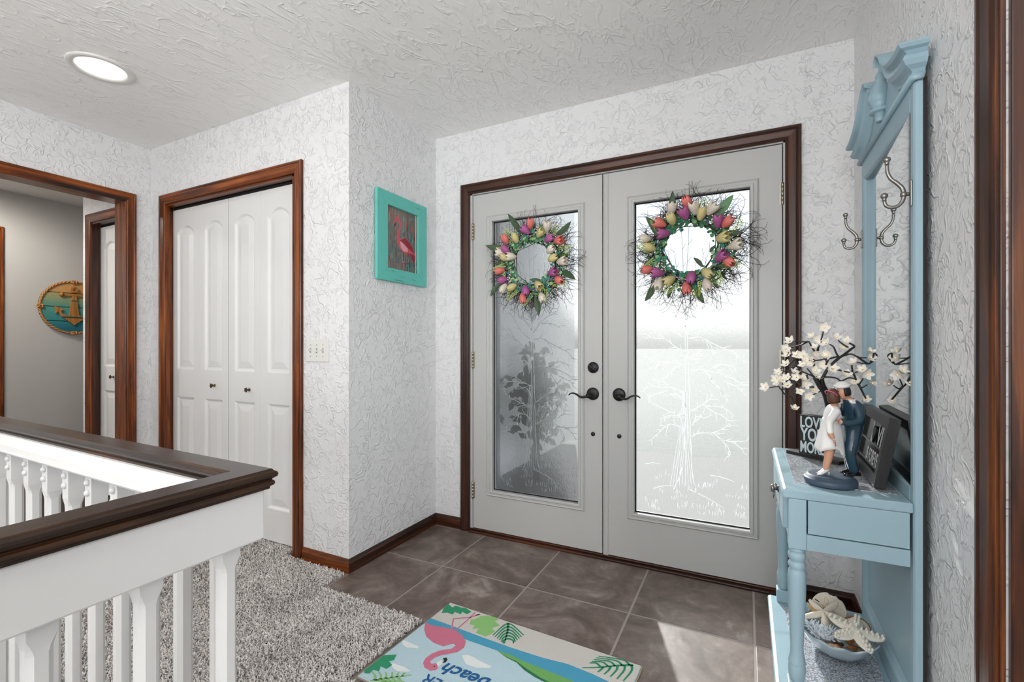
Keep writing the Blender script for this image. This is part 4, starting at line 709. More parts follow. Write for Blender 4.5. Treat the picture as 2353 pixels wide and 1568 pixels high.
def wreath(idx, c, tul, lvs, label, s0):
    rnd = random.Random(s0); cx, cy, cz = c[0], DY-.016, c[2]
    root = empty('spring_wreath', (cx, cy, cz), label=label, category='wreath')
    b = MB()                                              # vine ring
    for k in range(24):
        r = rnd.uniform(.120, .185); ph = rnd.uniform(0, 6); dy = rnd.uniform(-.028, -.004); L = rnd.uniform(2.6, 5.5)
        pts = [((r+.014*sin(3*a+ph))*cos(a+ph), dy-.008*sin(4*a), (r+.014*sin(3*a+ph))*sin(a+ph)) for a in np.linspace(0, L, 30)]
        b.tube([(cx+x, cy+y, cz+z) for x, y, z in pts], rnd.uniform(.0016, .003), 4)
    b.build('vine_ring', TW, root)
    b = MB()                                              # loose twigs, too many to count
    for k in range(520):
        a = rnd.uniform(0, 2*pi); r0 = rnd.uniform(.15, .2); L = rnd.uniform(.05, .14)*(1.15 if idx else 1.0); w = rnd.choice((-1, 1))*rnd.uniform(.3, 1.3)
        if abs(a-pi*1.5) < 1.2 or abs(a-0) < .8 or abs(a-2*pi) < .8: L *= 1.15
        pts = []; aa = a; x, z = r0*cos(a), r0*sin(a); y = rnd.uniform(-.03, -.004); h = a+w*.5; st = L/7; cv = rnd.uniform(-.32, .32)
        for j in range(8):
            pts.append((cx+x, cy+max(-.06, min(y, -.002)), cz+z)); x += cos(h)*st; z += sin(h)*st; y += rnd.uniform(-.006, .005); h += cv+rnd.uniform(-.28, .28)
            rr = sqrt(x*x+z*z)
            if rr > .30: h += .5*cv/abs(cv)
        b.tube(pts, [.0016-.0009*j/7 for j in range(8)], 3)
        if k % 2:
            q = pts[3]; h2 = h+rnd.uniform(-1, 1); b.tube([q, (q[0]+cos(h2)*.02, q[1]-.004, q[2]+sin(h2)*.02), (q[0]+cos(h2+.3)*.04, q[1]-.006, q[2]+sin(h2+.3)*.04)], [.0009, .0007, .0004], 3)
    b.build('loose_twigs', TW, root, kind='stuff')
    b = MB()
    for k in range(620):                                   # eucalyptus and box leaflets
        a = rnd.uniform(0, 2*pi); r = rnd.triangular(.104, .215, .135); mi = rnd.choice((0, 0, 1, 2)) if sin(a) > -.2 else rnd.choice((0, 2, 2, 1))
        p = Vector((cx+r*cos(a), cy-rnd.uniform(.012, .045), cz+r*sin(a))); s = rnd.uniform(.006, .0125); n = Vector((rnd.uniform(-1, 1), -1.1, rnd.uniform(-1, 1))).normalized(); u = n.orthogonal().normalized(); w = n.cross(u)
        b.add([p]+[p+u*s*cos(2*pi*j/7)+w*s*.85*sin(2*pi*j/7)+n*s*.18 for j in range(7)], [(0, 1+j, 1+(j+1) % 7) for j in range(7)], mi, True)
    b.build('eucalyptus_leaflets', EU[:3], root, recalc=False, kind='stuff')
    for k in range(9):                                     # lime ferns
        a = (.95, 2.25, 2.75, 3.3, 4.0, 5.1, 5.6, .25, 4.6)[k]+(.25 if idx else 0); b = MB(); p0 = Vector((cx+.15*cos(a), cy-.03, cz+.15*sin(a))); h = a+rnd.uniform(-.3, .3); L = rnd.uniform(.08, .115)
        dr = Vector((cos(h), -.25, sin(h))).normalized(); sd = Vector((-sin(h), 0, cos(h)))
        b.tube([p0, p0+dr*L*.5, p0+dr*L], [.0011, .0008, .0004], 4)
        for j in range(12):
            t = (j+1)/13; q = p0+dr*L*t; ln = .030*(1-t)+.006
            for s in (-1, 1):
                e = q+sd*s*ln+dr*ln*.6
                for w in (.45, .75, 1.0):
                    c2 = q.lerp(e, w); rr = .0038*(1.15-t*.5); b.add([c2+dr*rr+Vector((0, -.001, 0)), c2+sd*s*rr, c2-dr*rr*.8, c2-sd*s*rr*.7], [(0, 1, 2, 3)], 0)
        b.build('fern_sprig', EU[3], root, recalc=False)
    for k in range(6):
        a = (3.35, 4.0, 4.6, 5.3, 2.6, .7)[k]+.2*idx; b = MB(); p0 = Vector((cx+.14*cos(a), cy-.045, cz+.14*sin(a))); h = a+1.35; dr = Vector((cos(h), -.1, sin(h))).normalized()
        for j in range(40):
            t = j/39; q = p0+dr*(.085*t); rr = .005*(1-.75*t); q = q+Vector((rnd.uniform(-rr, rr), rnd.uniform(-rr, 0), rnd.uniform(-rr, rr))); b.ball(q, .0024, 5, 3)
        b.build('lavender_spike', EU[4], root, recalc=False)
    for x, z, x2, z2 in lvs:
        p = Vector((cx+x, cy-.035, cz+z)); e = Vector((cx+x2, cy-.038-rnd.uniform(0, .02), cz+z2)); L = (e-p).length; dr = (e-p)/L; sd = dr.cross(Vector((0, 1, 0))).normalized(); hw_ = max(.008, min(.017, L*.16)); b = MB(); g = []
        if idx and z2 > .1 and x2 > .05: hw_ = .021
        bend = rnd.uniform(-.10, .10)*L
        for i in range(9):
            t = i/8; w = hw_*sin(pi*(.06+.94*t))**.8 if t < 1 else 0; c2 = p+dr*L*t+sd*bend*sin(pi*t)
            g += [c2-sd*w+Vector((0, -.004*sin(pi*t), 0)), c2+Vector((0, .002, 0)), c2+sd*w+Vector((0, -.004*sin(pi*t), 0))]
        fs = [(i*3+j, i*3+j+1, i*3+j+4, i*3+j+3) for i in range(8) for j in range(2)]
        b.add(g, fs, 0, True); b.build('tulip_leaf', LG[1 if (idx and hw_ > .02) else 0], root, recalc=False)
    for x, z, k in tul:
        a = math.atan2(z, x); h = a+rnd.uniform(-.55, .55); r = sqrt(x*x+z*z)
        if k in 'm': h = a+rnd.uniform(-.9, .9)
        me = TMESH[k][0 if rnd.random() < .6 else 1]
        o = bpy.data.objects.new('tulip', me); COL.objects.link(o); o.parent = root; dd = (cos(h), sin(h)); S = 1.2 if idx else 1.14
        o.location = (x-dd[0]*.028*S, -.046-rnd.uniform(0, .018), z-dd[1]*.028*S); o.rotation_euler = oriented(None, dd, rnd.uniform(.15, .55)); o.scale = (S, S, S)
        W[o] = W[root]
    b = MB()
    for k in range(16):
        a = 3.7+rnd.uniform(-.15, .15); r = .155+rnd.uniform(-.02, .02); b.ball((cx+r*cos(a), cy-.05-rnd.uniform(0, .01), cz+r*sin(a)), .0034, 6, 4)
    b.build('berry_cluster', EU[5], root, recalc=False)
    b = MB()
    for dx in (-.006, .006): b.tube([(cx+dx, DY-.0155, cz+.19), (cx+dx, DY-.0155, cz+.335)], .0009, 5)
    b.build('hanging_wire', mat('copper_wire', (196, 150, 120), .35, .8), root)
wreath(0, WREATH[0][0], WREATH[0][1], WREATH[1], 'smaller looking tulip and twig wreath hanging on the entry door with the deadbolt', 21)
wreath(1, WREATH[2][0], WREATH[2][1], WREATH[3], 'tulip and twig wreath on the entry door nearest the blue hall tree', 22)
# ============================================================ rug
ru = empty('beach_rug', (RUG[0], RUG[1], 0), RUG[2], label='beach scene rug with a pink flamingo lying across the floor tiles', category='rug')
RW, RDp, TH = .824, .52, .012
b = MB(); b.box(0, RW, -RDp, 0, .0035, TH); b.build('rug_body', mat('rug_sky_blue', (186, 212, 222), .95, bump=(420, .8, .003)), ru, bevel=.003, world=False)
b = MB(); e = .004
for x in ((-e, RW+e, -e*0-.0, e), (-e, RW+e, -RDp-e, -RDp), (-e, 0, -RDp, 0), (RW, RW+e, -RDp, 0)): b.box(x[0], x[1], x[2], x[3], .0037, TH-.002)
b.build('bound_edge', mat('rug_binding', (150, 138, 116), .95), ru, bevel=.002, world=False)
rm = [mat('rug_'+n, c, .95, bump=(420, .8, .003)) for n, c in (('sand', (206, 202, 196)), ('sea', (74, 158, 190)), ('hill', (112, 172, 96)), ('forest', (34, 118, 74)), ('cloud', (232, 236, 236)), ('pink', (206, 116, 140)), ('leaf', (44, 146, 104)), ('lime', (140, 194, 118)), ('ink', (28, 40, 44)), ('navy', (26, 92, 148)), ('fern', (30, 140, 96)))]
b = MB(); up = lambda u, v, d: (min(max(u, .002), RW-.002), min(max(v, -RDp+.002), -.002), TH+d)
R = RUGP
sea = R['sea']; half = 9
flat_poly(b, [(0, -.002), (.0, sea[1][1]+.01)]+sea[1:half]+[(RW, sea[half-1][1]-.035), (RW, -.002)], up, .0002, 0)
flat_poly(b, sea[:half]+[(RW, sea[half-1][1]-.035), (RW, -.36), (sea[half][0]+.1, sea[half][1]-.05)]+sea[half:], up, .0004, 1)
flat_poly(b, R['hill'], up, .0006, 2); flat_poly(b, R['hilldark'], up, .0005, 3)
for k in ('cloud1', 'cloud2', 'cloud3'): flat_poly(b, R[k], up, .0005, 4)
for l in RUGL['leg']: strip(b, l, .006, up, .0008, 5)
flat_poly(b, R['body'], up, .0010, 5); flat_poly(b, R['face'], up, .0011, 4); flat_poly(b, R['beak'], up, .0012, 8)
flat_poly(b, R['mon1'], up, .0009, 6); flat_poly(b, R['mon2'], up, .0009, 7); flat_poly(b, R['mon3'], up, .0009, 6)
ey = RUGT[5]; b.add([up(ey[0]+.003*cos(t), ey[1]+.003*sin(t), .0013) for t in np.linspace(0, 6.28, 9)[:-1]], [tuple(range(8))], 8)
for k, mi, w in (('palm1', 10, .009), ('palm2', 10, .009), ('palm3', 7, .008)):
    for l in RUGL[k]:
        sp = [(p.x, p.y) for p in smooth_path([(q[0], q[1], 0) for q in l], 4)]; n = len(sp)
        for i, (p, q) in enumerate(zip(sp, sp[1:])): strip(b, [p, q], w*(1-.6*i/n), up, .0011, mi)
def rug_text(t, cx, cy, ang, size, sh, d, bold):
    vs, fs = text_mesh(t, size, 0, sh, bold); ca, sa = cos(ang), sin(ang)
    b.add([up(cx+x*ca-y*sa, cy+x*sa+y*ca, d) for x, y, z in vs], fs, 9)
rug_text('beach', .318, -.318, pi+radians(2), .078, .25, .0011, .0018)
rug_text('ER', .238, -.398, pi, .062, .12, .0011, .001)
b.build('printed_design', rm, ru, world=False, recalc=False)
# ============================================================ anchor plaque in the hallway
AX = -5.60
an = empty('anchor_sign', (AX, 2.062, 1.487), label='round planked plaque with a wooden anchor and rope rim on the hallway wall', category='wall plaque')
af = lambda y, z, d: (AX+d, 2.062+y, 1.487+z)
zs = [.245, .131, .0005, -.129, -.245]
def plank_mat(n, c0, c1, z0, z1):
    m = NT(n); v = m.coords(); sp = m.n('SeparateXYZ'); m.l(v, sp.inputs[0]); t = m.math('MULTIPLY', m.math('SUBTRACT', sp.outputs[2], z0), 1/(z1-z0)); nz = m.noise(m.coords((4, 4, 60)), 1, 4)
    t = m.math('ADD', t, m.math('MULTIPLY', m.math('SUBTRACT', nz, .5), .5)); m.l(m.ramp(t, [(0, lin(c0)), (1, lin(c1))]), m.b.inputs['Base Color']); m.b.inputs['Roughness'].default_value = .6; return m.mat
pcs = [((196, 148, 92), (206, 156, 96)), ((84, 150, 132), (170, 160, 108)), ((40, 132, 138), (88, 152, 136)), ((6, 84, 112), (44, 130, 140))]
for k in range(4):
    zt, zb = zs[k]-(.003 if k else 0), zs[k+1]+(.003 if k < 3 else 0); n = 10; pl = []
    for i in range(n+1):
        z = zb+(zt-zb)*i/n; pl.append((sqrt(max(0, .228**2-z*z)), z))
    pl = [p for p in pl if p[0] > .004]; poly = pl+[(-y, z) for y, z in pl[::-1]]
    b = MB(); solid_poly(b, poly, af, .006, .018); b.build('plank', plank_mat('plank_%d' % k, pcs[k][0], pcs[k][1], zb, zt), an, bevel=.001)
b = MB(); b.lathe([(.243, .0005), (.243, .006), (.0001, .006), (.0001, .0005)], n=48, fn=lambda x, y, z: af(x, y, z)); b.build('backing_disc', mat('plaque_back', (60, 62, 58), .8), an)
rope = mat('manila_rope', (190, 136, 78), .8, bump=(300, .4, .002))
b = MB()
for ph in (0, pi):
    b.tube([af((.236+.005*cos(26*a+ph))*cos(a), (.236+.005*cos(26*a+ph))*sin(a), .020+.005*sin(26*a+ph)) for a in np.linspace(0, 2*pi, 260)], .0062, 6, caps=False)
b.build('rope_rim', rope, an)
for a in (pi/2, pi, 3*pi/2, 0):
    b = MB()
    b.tube([af(.236*cos(a)+.016*cos(t)*1.1, .236*sin(a)+.012*sin(2*t), .028+.005*cos(3*t)) for t in np.linspace(0, 2*pi, 24)], .006, 6); b.build('rope_knot', rope, an)
aw = wood('anchor_wood', 2, (150, 96, 44), (206, 150, 84), (182, 124, 62), .6)
b = MB(); S = ANCHOR['shank']; mir = lambda pl: [(-y, z) for y, z in pl[::-1]]
half_ = S[2:12]
solid_poly(b, half_+[(-y, z) for y, z in half_[::-1]], af, .018, .032)
solid_poly(b, [(-.015, .126), (-.0195, .066), (.0195, .066), (.015, .126)], af, .018, .032)
st_ = ANCHOR['stock']; solid_poly(b, [(st_[0][0], .121), (0, .127), (-st_[0][0], .121), (-st_[0][0], .1025), (0, .107), (st_[0][0], .1025)], af, .0185, .0335)
for s in (-1, 1): b.lathe([(.0185, .018), (.0185, .0335), (.0001, .034)], n=18, fn=lambda x, y, z: af(s*.0883+x, .113+y, z))
rg = []
for r, z in ((.026, .018), (.026, .033), (.0115, .033), (.0115, .018)): rg.append([af(r*1.15*cos(t), .165+r*1.1*sin(t), z) for t in np.linspace(0, 2*pi, 25)[:-1]])
b.loft(rg+[rg[0]], 0, False, False)
solid_poly(b, [(-.0756, -.0995), (-.002, -.1639), (.0756, -.0995)], af, .018, .032)
b.build('anchor', aw, an)
# ============================================================ things outside the door
rnd = random.Random(3)
sh = empty('shrub', (-1.60, 3.65, -.02), label='dark rounded shrub outside, blurred behind the hammered glass of the far door', category='shrub')
b = MB()
for k in range(420):
    a, e = rnd.uniform(0, 6.28), rnd.uniform(0, 3.14); R_ = rnd.uniform(.03, .26)*(1+.35*sin(3*a+2*e)); p = Vector((-1.60+R_*sin(e)*cos(a), 3.65+R_*.8*sin(e)*sin(a), .68+R_*1.5*cos(e))); u = Vector((rnd.uniform(-1, 1), rnd.uniform(-1, 1), rnd.uniform(-1, 1))).normalized(); w = u.orthogonal().normalized()
    b.add([p-u*.05, p+w*.03, p+u*.05, p-w*.03], [(0, 1, 2, 3)])
b.build('foliage', mat('shrub_green', (92, 98, 90), .8), sh, recalc=False)
b = MB(); b.tube([(-1.60, 3.65, -.02), (-1.60, 3.65, .5)], .03, 8); b.build('stem', MT['rawwood_shade'], sh)
# ============================================================ blue hall tree against the right wall
HF, HB, Y0, Y1 = .375, .395, 1.500, 2.108            # front/back planes of the upright, near/far edges
YM = (Y0+Y1)/2
hall = empty('hall_tree', (.23, YM, 0), label='light blue painted hall tree with arched crown, tall mirror, drawer and turned legs', category='hall tree')
BL_ = MT['blue']
def blue(b, nm, bev=.0015, par=hall): return b.build(nm, BL_, par, bevel=bev)
for a, c in ((Y0, Y0+.040), (Y1-.040, Y1)):
    b = MB(); prof = [(HB, a), (HB, c), (HF+.006, c), (HF+.001, c-.006), (HF, c-.012), (HF, a+.010), (HF+.003, a+.004), (HF+.008, a)]
    b.prism(prof, lambda x, y, z: (x, y, z), .03, 1.80); b.build('stile', BL_, hall)
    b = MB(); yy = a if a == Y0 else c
    s = -1 if a == Y0 else 1; b.box(HB-.003, HB+.004, min(yy, yy+s*.0012), max(yy, yy+s*.0012), .03, 1.795); b.build('gap_shade_strip', MT['rawwood_shade'], hall)  # dark strip painted as shade in the gap between frame and wall
ya, yb = Y0+.040, Y1-.040
def xrail(nm, z0, z1, round_lo=False, round_hi=False):
    p = [(HB, z0), (HF+(.008 if round_lo else 0), z0)]
    if round_lo: p += [(HF+.0025, z0+.004), (HF, z0+.010)]
    if round_hi: p += [(HF, z1-.010), (HF+.0025, z1-.004)]
    p += [(HF+(.008 if round_hi else 0), z1), (HB, z1)]
    b = MB(); b.prism(p, lambda x, z, y: (x, y, z), ya, yb); b.build(nm, BL_, hall)
xrail('top_rail', 1.722, 1.80, True, False); xrail('middle_rail', .60, .772, False, True); xrail('bottom_rail', .145, .205, False, True)
b = MB(); b.prism([(.3768, ya-.003), (.3935, yb+.003), (.3965, yb+.003), (.3798, ya-.003)], lambda x, y, z: (x, y, z), .765, 1.73); b.build('mirror', MT['mirror'], hall)
b = MB(); b.box(.3875, .3935, ya, yb, .19, .62); b.build('lower_panel', BL_, hall)
for a in (ya, yb):
    s = 1 if a == ya else -1
    b = MB(); b.prism([(.3875, a), (HF+.003, a), (HF+.007, a+s*.006), (.3872, a+s*.012)], lambda x, y, z: (x, y, z), .205, .60); b.build('panel_moulding', BL_, hall)
b = MB(); b.prism([(.3875, .205), (HF+.004, .205), (HF+.008, .213), (.3872, .222)], lambda x, z, y: (x, y, z), ya, yb); b.build('panel_moulding', BL_, hall)
# crown: bead, pediment board with keyhole, two swan-neck cornices, urn finial
b = MB(); b.tube([(HB-.004, Y0-.006, 1.7985), (HF-.0035, Y0-.006, 1.7985), (HF-.0035, Y1+.006, 1.7985), (HB-.004, Y1+.006, 1.7985)], .0095, 8, flat=1); b.build('crown_bead', BL_, hall)
def scroll(t):
    """centre height of cornice top along half width: t=0 outer end, 1 inner end"""
    return None
SC_ = [(0, 1.873), (.10, 1.876), (.26, 1.884), (.42, 1.898), (.56, 1.920), (.68, 1.950), (.80, 1.975), (.90, 1.984), (.97, 1.978), (1.0, 1.966)]
hwid = (Y1-Y0)/2+.012; inner = .058
sp = smooth_path([(t, z, 0) for t, z in SC_], 4)
SCP = [(p.x, p.y) for p in sp]
def ztop(t):
    for (a, za), (c, zc) in zip(SCP, SCP[1:]):
        if a <= t <= c+1e-9: return za+(zc-za)*(t-a)/max(1e-9, c-a)
    return SCP[-1][1]
out_l = []
for s in (-1, 1):
    pts = [(YM+s*(hwid-.014-(hwid-.014-inner)*t), z-.030) for t, z in SCP]; out_l.append(pts)
key = []
for i in range(15):
    a = pi*i/14
    key.append((cos(a), sin(a)))
board = [(Y0, 1.795), (Y1, 1.795)]+out_l[1]
slot = [(YM+.050, 1.935), (YM+.046, 1.90), (YM+.030, 1.868), (YM+.012, 1.835), (YM+.006, 1.822), (YM-.006, 1.822), (YM-.012, 1.835), (YM-.030, 1.868), (YM-.046, 1.90), (YM-.050, 1.935)]
board = board+slot+out_l[0][::-1]
b = MB(); solid_poly(b, board, lambda y, z, x: (x, y, z), HF+.002, HB-.001); b.build('pediment_board', BL_, hall)
CPR = [(.002, -.074), (.006, -.072), (.008, -.066), (.005, -.062), (.010, -.056), (.022, -.049), (.029, -.038), (.026, -.027), (.020, -.020), (.026, -.014), (.036, -.011), (.041, -.004), (.041, 0), (-.018, 0), (-.018, -.074)]   # (out, below top)
for s in (-1, 1):
    b = MB(); rings = []
    E = hwid-.012
    for t, z in SCP:
        y = E-(E-inner)*t; k = 1-.42*max(0, (t-.45)/.55)           # profile tightens toward the scroll
        # local slope to lean the section
        dz = (ztop(min(1, t+.03))-ztop(max(0, t-.03)))/.06/(E-inner); an_ = math.atan(dz)*.7
        rings.append([(HF-o*(.75+.25*k), YM+s*(y-(-zz*k)*sin(an_)*-1*1.0 if False else y+zz*k*sin(an_)), z+zz*k*cos(an_)) for o, zz in CPR])
    # mitred return at the outer end
    r_in = [(HF-o, YM+s*(E+o), 1.873+zz) for o, zz in CPR]; r_back = [(HB, YM+s*(E+o), 1.873+zz) for o, zz in CPR]
    rings[0] = r_in
    b.loft([r_back]+rings, 0, False, True); b.build('swan_neck_cornice', BL_, hall)
b = MB(); b.lathe([(.0001, .118), (.008, .116), (.013, .110), (.0145, .103), (.012, .097), (.0155, .092), (.0165, .088), (.014, .084), (.0185, .074), (.026, .058), (.0305, .042), (.0315, .032), (.029, .021), (.023, .014), (.024, .010), (.019, .006), (.026, .001), (.030, -.004), (.028, -.009), (.018, -.011), (.0145, -.012), (.013, -.035), (.012, -.037), (.0001, -.038)], c=(HF-.006, YM, 1.858), n=24); b.build('urn_finial', BL_, hall)
# coat hooks
def hook(y):
    b = MB(); f = lambda dx, z: (HF+dx, y, z)
    b.prism([(y-.007, 1.482), (y+.007, 1.482), (y+.007, 1.548), (y-.007, 1.548)], lambda yy, z, x: (x, yy, z), HF-.004, HF+.0005)
    root = b.build('coat_hook', MT['nickel'], hall, bevel=.003, label='brushed metal double coat hook')
    b = MB(); b.tube([f(-.003, 1.514), f(-.016, 1.514)], .0045, 8)
    p = smooth_path([f(-.016, 1.514), f(-.019, 1.530), f(-.030, 1.545), f(-.042, 1.558), f(-.049, 1.575), f(-.0505, 1.596)], 5); b.tube(p, [.0055-.0015*i/len(p) for i in range(len(p))], 10)
    p = smooth_path([f(-.016, 1.514), f(-.018, 1.500), f(-.027, 1.487), f(-.040, 1.484), f(-.052, 1.490), f(-.056, 1.503)], 5); b.tube(p, [.0052-.0012*i/len(p) for i in range(len(p))], 10)
    b.lathe([(.0055, -.006), (.0075, -.004), (.0075, .004), (.0055, .006)], c=f(-.0162, 1.514), n=12)
    for dx, z in ((-.0505, 1.598), (-.056, 1.505)):
        b.lathe([(.004, -.002), (.0055, 0), (.004, .002), (.006, .005), (.0085, .010), (.0075, .015), (.003, .018), (.0001, .0185)], c=f(dx, z), n=14)
    b.build('hook_arm', MT['nickel'], root); return root
hook(Y0+.020); hook(Y1-.020)
# table part
ZT = .730
XF = .0875
b = MB(); b.prism([(XF+.006, .704), (XF, .711), (XF, .718), (XF+.004, .726), (XF+.010, ZT), (HF, ZT), (HF, .704)], lambda x, z, y: (x, y, z), Y0+.004, Y1-.002); b.build('table_top', BL_, hall, bevel=.004)
b = MB(); b.box(.15, .362, Y0+.026, Y1-.026, .588, .702); b.build('drawer_box', MT['rawwood_shade'], hall)
b = MB(); b.box(.092, .110, Y0+.046, Y1-.046, .606, .7035); df = blue(b, 'drawer_front', .004)
def pull(y):
    b = MB(); x = .092
    b.lathe([(.012, 0), (.011, .003), (.006, .005), (.005, .012)], n=12, fn=lambda X, Y, Z: (x-Z, y+X, .668+Y))
    b.lathe([(.004, .010), (.012, .013), (.014, .018), (.010, .023), (.0001, .024)], n=12, fn=lambda X, Y, Z: (x-Z, y+X, .668+Y))
    b.tube([(x-.012, y-.010, .660), (x-.015, y-.008, .643), (x-.015, y, .637), (x-.015, y+.008, .643), (x-.012, y+.010, .660)], .0022, 6)
    for q in (-.012, .012): b.ball((x-.010, y+q, .676), .006, 8, 5)
    b.build('drawer_pull', MT['nickel'], df, label='ornate tarnished metal drop pull')
pull(1.73)
for yy0, yy1 in ((Y0+.007, Y0+.023), (Y1-.023, Y1-.007)):
    b = MB(); b.box(.1495, .3685, yy0, yy1, .6125, .7035); blue(b, 'side_panel', .001)
    b = MB(); b.box(.1465, .3695, yy0, yy1, .567, .6095); blue(b, 'apron_rail', .001)
b = MB(); b.box(.108, .126, Y0+.046, Y1-.046, .567, .602); blue(b, 'apron_rail', .001)
LGP = [(.0165, .569), (.0175, .565), (.0205, .562), (.0205, .558), (.0180, .555), (.0205, .551), (.0225, .545), (.0218, .537), (.0190, .530), (.0180, .527), (.0200, .524), (.0224, .5165), (.0200, .509), (.0185, .506), (.0205, .502), (.0224, .49), (.0228, .47), (.0223, .4395), (.0208, .40), (.0188, .364), (.0172, .32), (.0162, .288), (.0166, .272), (.0190, .258), (.0212, .2495), (.0216, .2445), (.0202, .241), (.0210, .238), (.0216, .228), (.0212, .215), (.0190, .204), (.0170, .199), (.0165, .192)]
for ly in (Y0+.026, Y1-.026):
    lx = .125
    b = MB(); b.lathe(LGP[::-1], c=(lx, ly, 0), n=24); lg = b.build('leg', BL_, hall)
    b = MB(); b.box(lx-.0213, lx+.0213, ly-.0213, ly+.0213, .566, .704); b.build('leg_block', BL_, lg, bevel=.002)
    b = MB(); b.box(lx-.0225, lx+.0225, ly-.0225, ly+.0225, .1465, .193); b.build('leg_block', BL_, lg, bevel=.003)
b = MB(); b.prism([(.086, .032), (.086, .118), (.078, .122), (.0745, .130), (.073, .138), (.0765, .1435), (.084, .1465), (HF, .1465), (HF, .032)], lambda x, z, y: (x, y, z), Y0, Y1); b.build('shelf_base', BL_, hall, bevel=.002)
b = MB(); b.box(.094, .365, Y0+.01, Y1-.01, .0036, .0325); b.build('plinth', MT['rawwood_shade'], hall)
# ------------------------------------------------------------ glitter mats
def gmat(name, pts, z, label):
    o = empty(name, (sum(p[0] for p in pts)/4, sum(p[1] for p in pts)/4, z), label=label, category='mat')
    b = MB(); b.prism(pts, lambda x, y, d: (x, y, d), z, z+.0016); b.build('mat_sheet', MT['glitter'], o)
gmat('glitter_mat', [(.124, 1.580), (.362, 1.572), (.368, 2.07), (.126, 2.07)], ZT+.0003, 'silver glitter sheet lying on the blue table top under the figurine')
gmat('glitter_mat', [(.150, 1.535), (.360, 1.535), (.360, 2.03), (.122, 2.03)], .1468, 'silver glitter sheet lying on the low shelf under the shell bowl')
ZM = ZT+.0021
# ------------------------------------------------------------ block sign
bs = empty('block_sign', (.166, 1.948, ZM+.012), -radians(31), label='small black block sign with pale letters LOVE YOU MORE standing on the black base plate', category='sign')
BSW, BSH, BSD = .088, .140, .036
b = MB(); b.box(0, BSW, 0, BSD, 0, BSH); b.build('block', [mat('sign_black', (30, 29, 29), .55)], bs, bevel=.0015, world=False)
pb = mat('sign_letter_blue', (196, 214, 220), .6)
for t, z, h in (('LOVE', .098, .038), ('YOU', .052, .044), ('MORE', .010, .038)):
    vs, fs = text_mesh(t, 1, 0, 0, .026); w = max(v[0] for v in vs)-min(v[0] for v in vs); hh = max(v[1] for v in vs); x0 = min(v[0] for v in vs)
    b = MB(); b.add([(.005+(x-x0)/w*(BSW-.010), -.0008, z+y/hh*h) for x, y, _ in vs], fs); o = b.build('lettering', pb, bs, world=False, recalc=False); o.modifiers.new('thick', 'SOLIDIFY').thickness = .0007
b = MB()
for k in range(4): b.box(BSW, BSW+.0008, .004+k*.008, .008+k*.008, .004, BSH-.004)
b.build('side_stripes', pb, bs, world=False)
# ------------------------------------------------------------ lit blossom tree on its base plate
bt = empty('blossom_tree', (.262, 1.955, ZM), label='black wire blossom tree with white lit flowers on a flat black base plate', category='decorative tree')
blk = mat('tree_black', (30, 28, 27), .5)
A_, B_ = Vector((.130, 2.004)), Vector((.272, 1.872)); nn = Vector((.694, .72)); C_ = B_+nn*.067; D_ = A_+nn*.067
b = MB(); b.prism([tuple(A_), tuple(B_), tuple(C_), tuple(D_)], lambda x, y, z: (x, y, z), ZM, ZM+.0108); b.build('base_plate', blk, bt, bevel=.001)
def depth(x, z): return .060*sin(11*x+1.0)*cos(8*z)+.02*sin(23*z+5*x)
def tpt(x, z): 
    f = min(1, max(0, (z-.16)/.14)); yy = 1.957*(1-f)+(1.905+depth(x, z))*f
    X = .262+x*(yy/1.9); return (min(X, .380), yy, ZM+.008+max(0, (z-.0)) if z < .05 else .73+ z)
for k, br in enumerate(TBR):
    p = smooth_path([Vector((q[0], 0, q[1])) for q in br], 5); p = [tpt(q.x, q.z) for q in p]; n = len(p)
    r0, r1 = ((.0115, .0075), (.0075, .006))[k] if k < 2 else ((.0055, .0026) if k in (2,) else (.0034, .0018))
    b = MB(); b.tube(p, [r0+(r1-r0)*i/n for i in range(n)], 8 if k < 3 else 6); b.build('trunk' if k < 2 else 'branch', blk, bt)
pet = mat('blossom_petal', (244, 242, 234), .35)
pn = pet.node_tree.nodes['Principled BSDF']; pn.inputs['Transmission Weight'].default_value = 0
b = MB()
for k in range(5):
    a = 2*pi*k/5; g = []
    for i in range(4):
        t = i/3; r = .002+.0095*t; w = .0045*sin(pi*(.12+.80*t)); z = .0055*t*t
        for s in (-1, 0, 1): g.append((r*cos(a)-s*w*sin(a), r*sin(a)+s*w*cos(a), z+(.0012 if s else 0)))
    b.add(g, [(i*3+j, i*3+j+1, i*3+j+4, i*3+j+3) for i in range(3) for j in range(2)], 0, True)
bl0 = b.build('blossom', pet, bt, world=False, recalc=False)
b = MB(); b.ball((0, 0, .003), .0016, 8, 5); bu0 = b.build('bulb', mat('warm_bulb', (255, 206, 130), .4, emit=.9), bl0, world=False)
rnd = random.Random(9)
for i, (x, z) in enumerate(BLOOM):
    p = Vector(tpt(x, z)); d = Vector((rnd.uniform(-.5, .35), -rnd.uniform(.35, 1.1), rnd.uniform(-.1, .9)))
    if x > .06: d.x += .2
    lo = (p.x-.262, p.y-1.955-.004, p.z-ZM); ro = d.to_track_quat('Z', 'Y').to_euler(); s = rnd.uniform(1.25, 1.65)
    if i == 0: bl0.location, bl0.rotation_euler, bl0.scale = lo, ro, (s, s, s)
    else:
        o = inst(bl0, 'blossom', bt, lo, ro, s); inst(bu0, 'bulb', o)
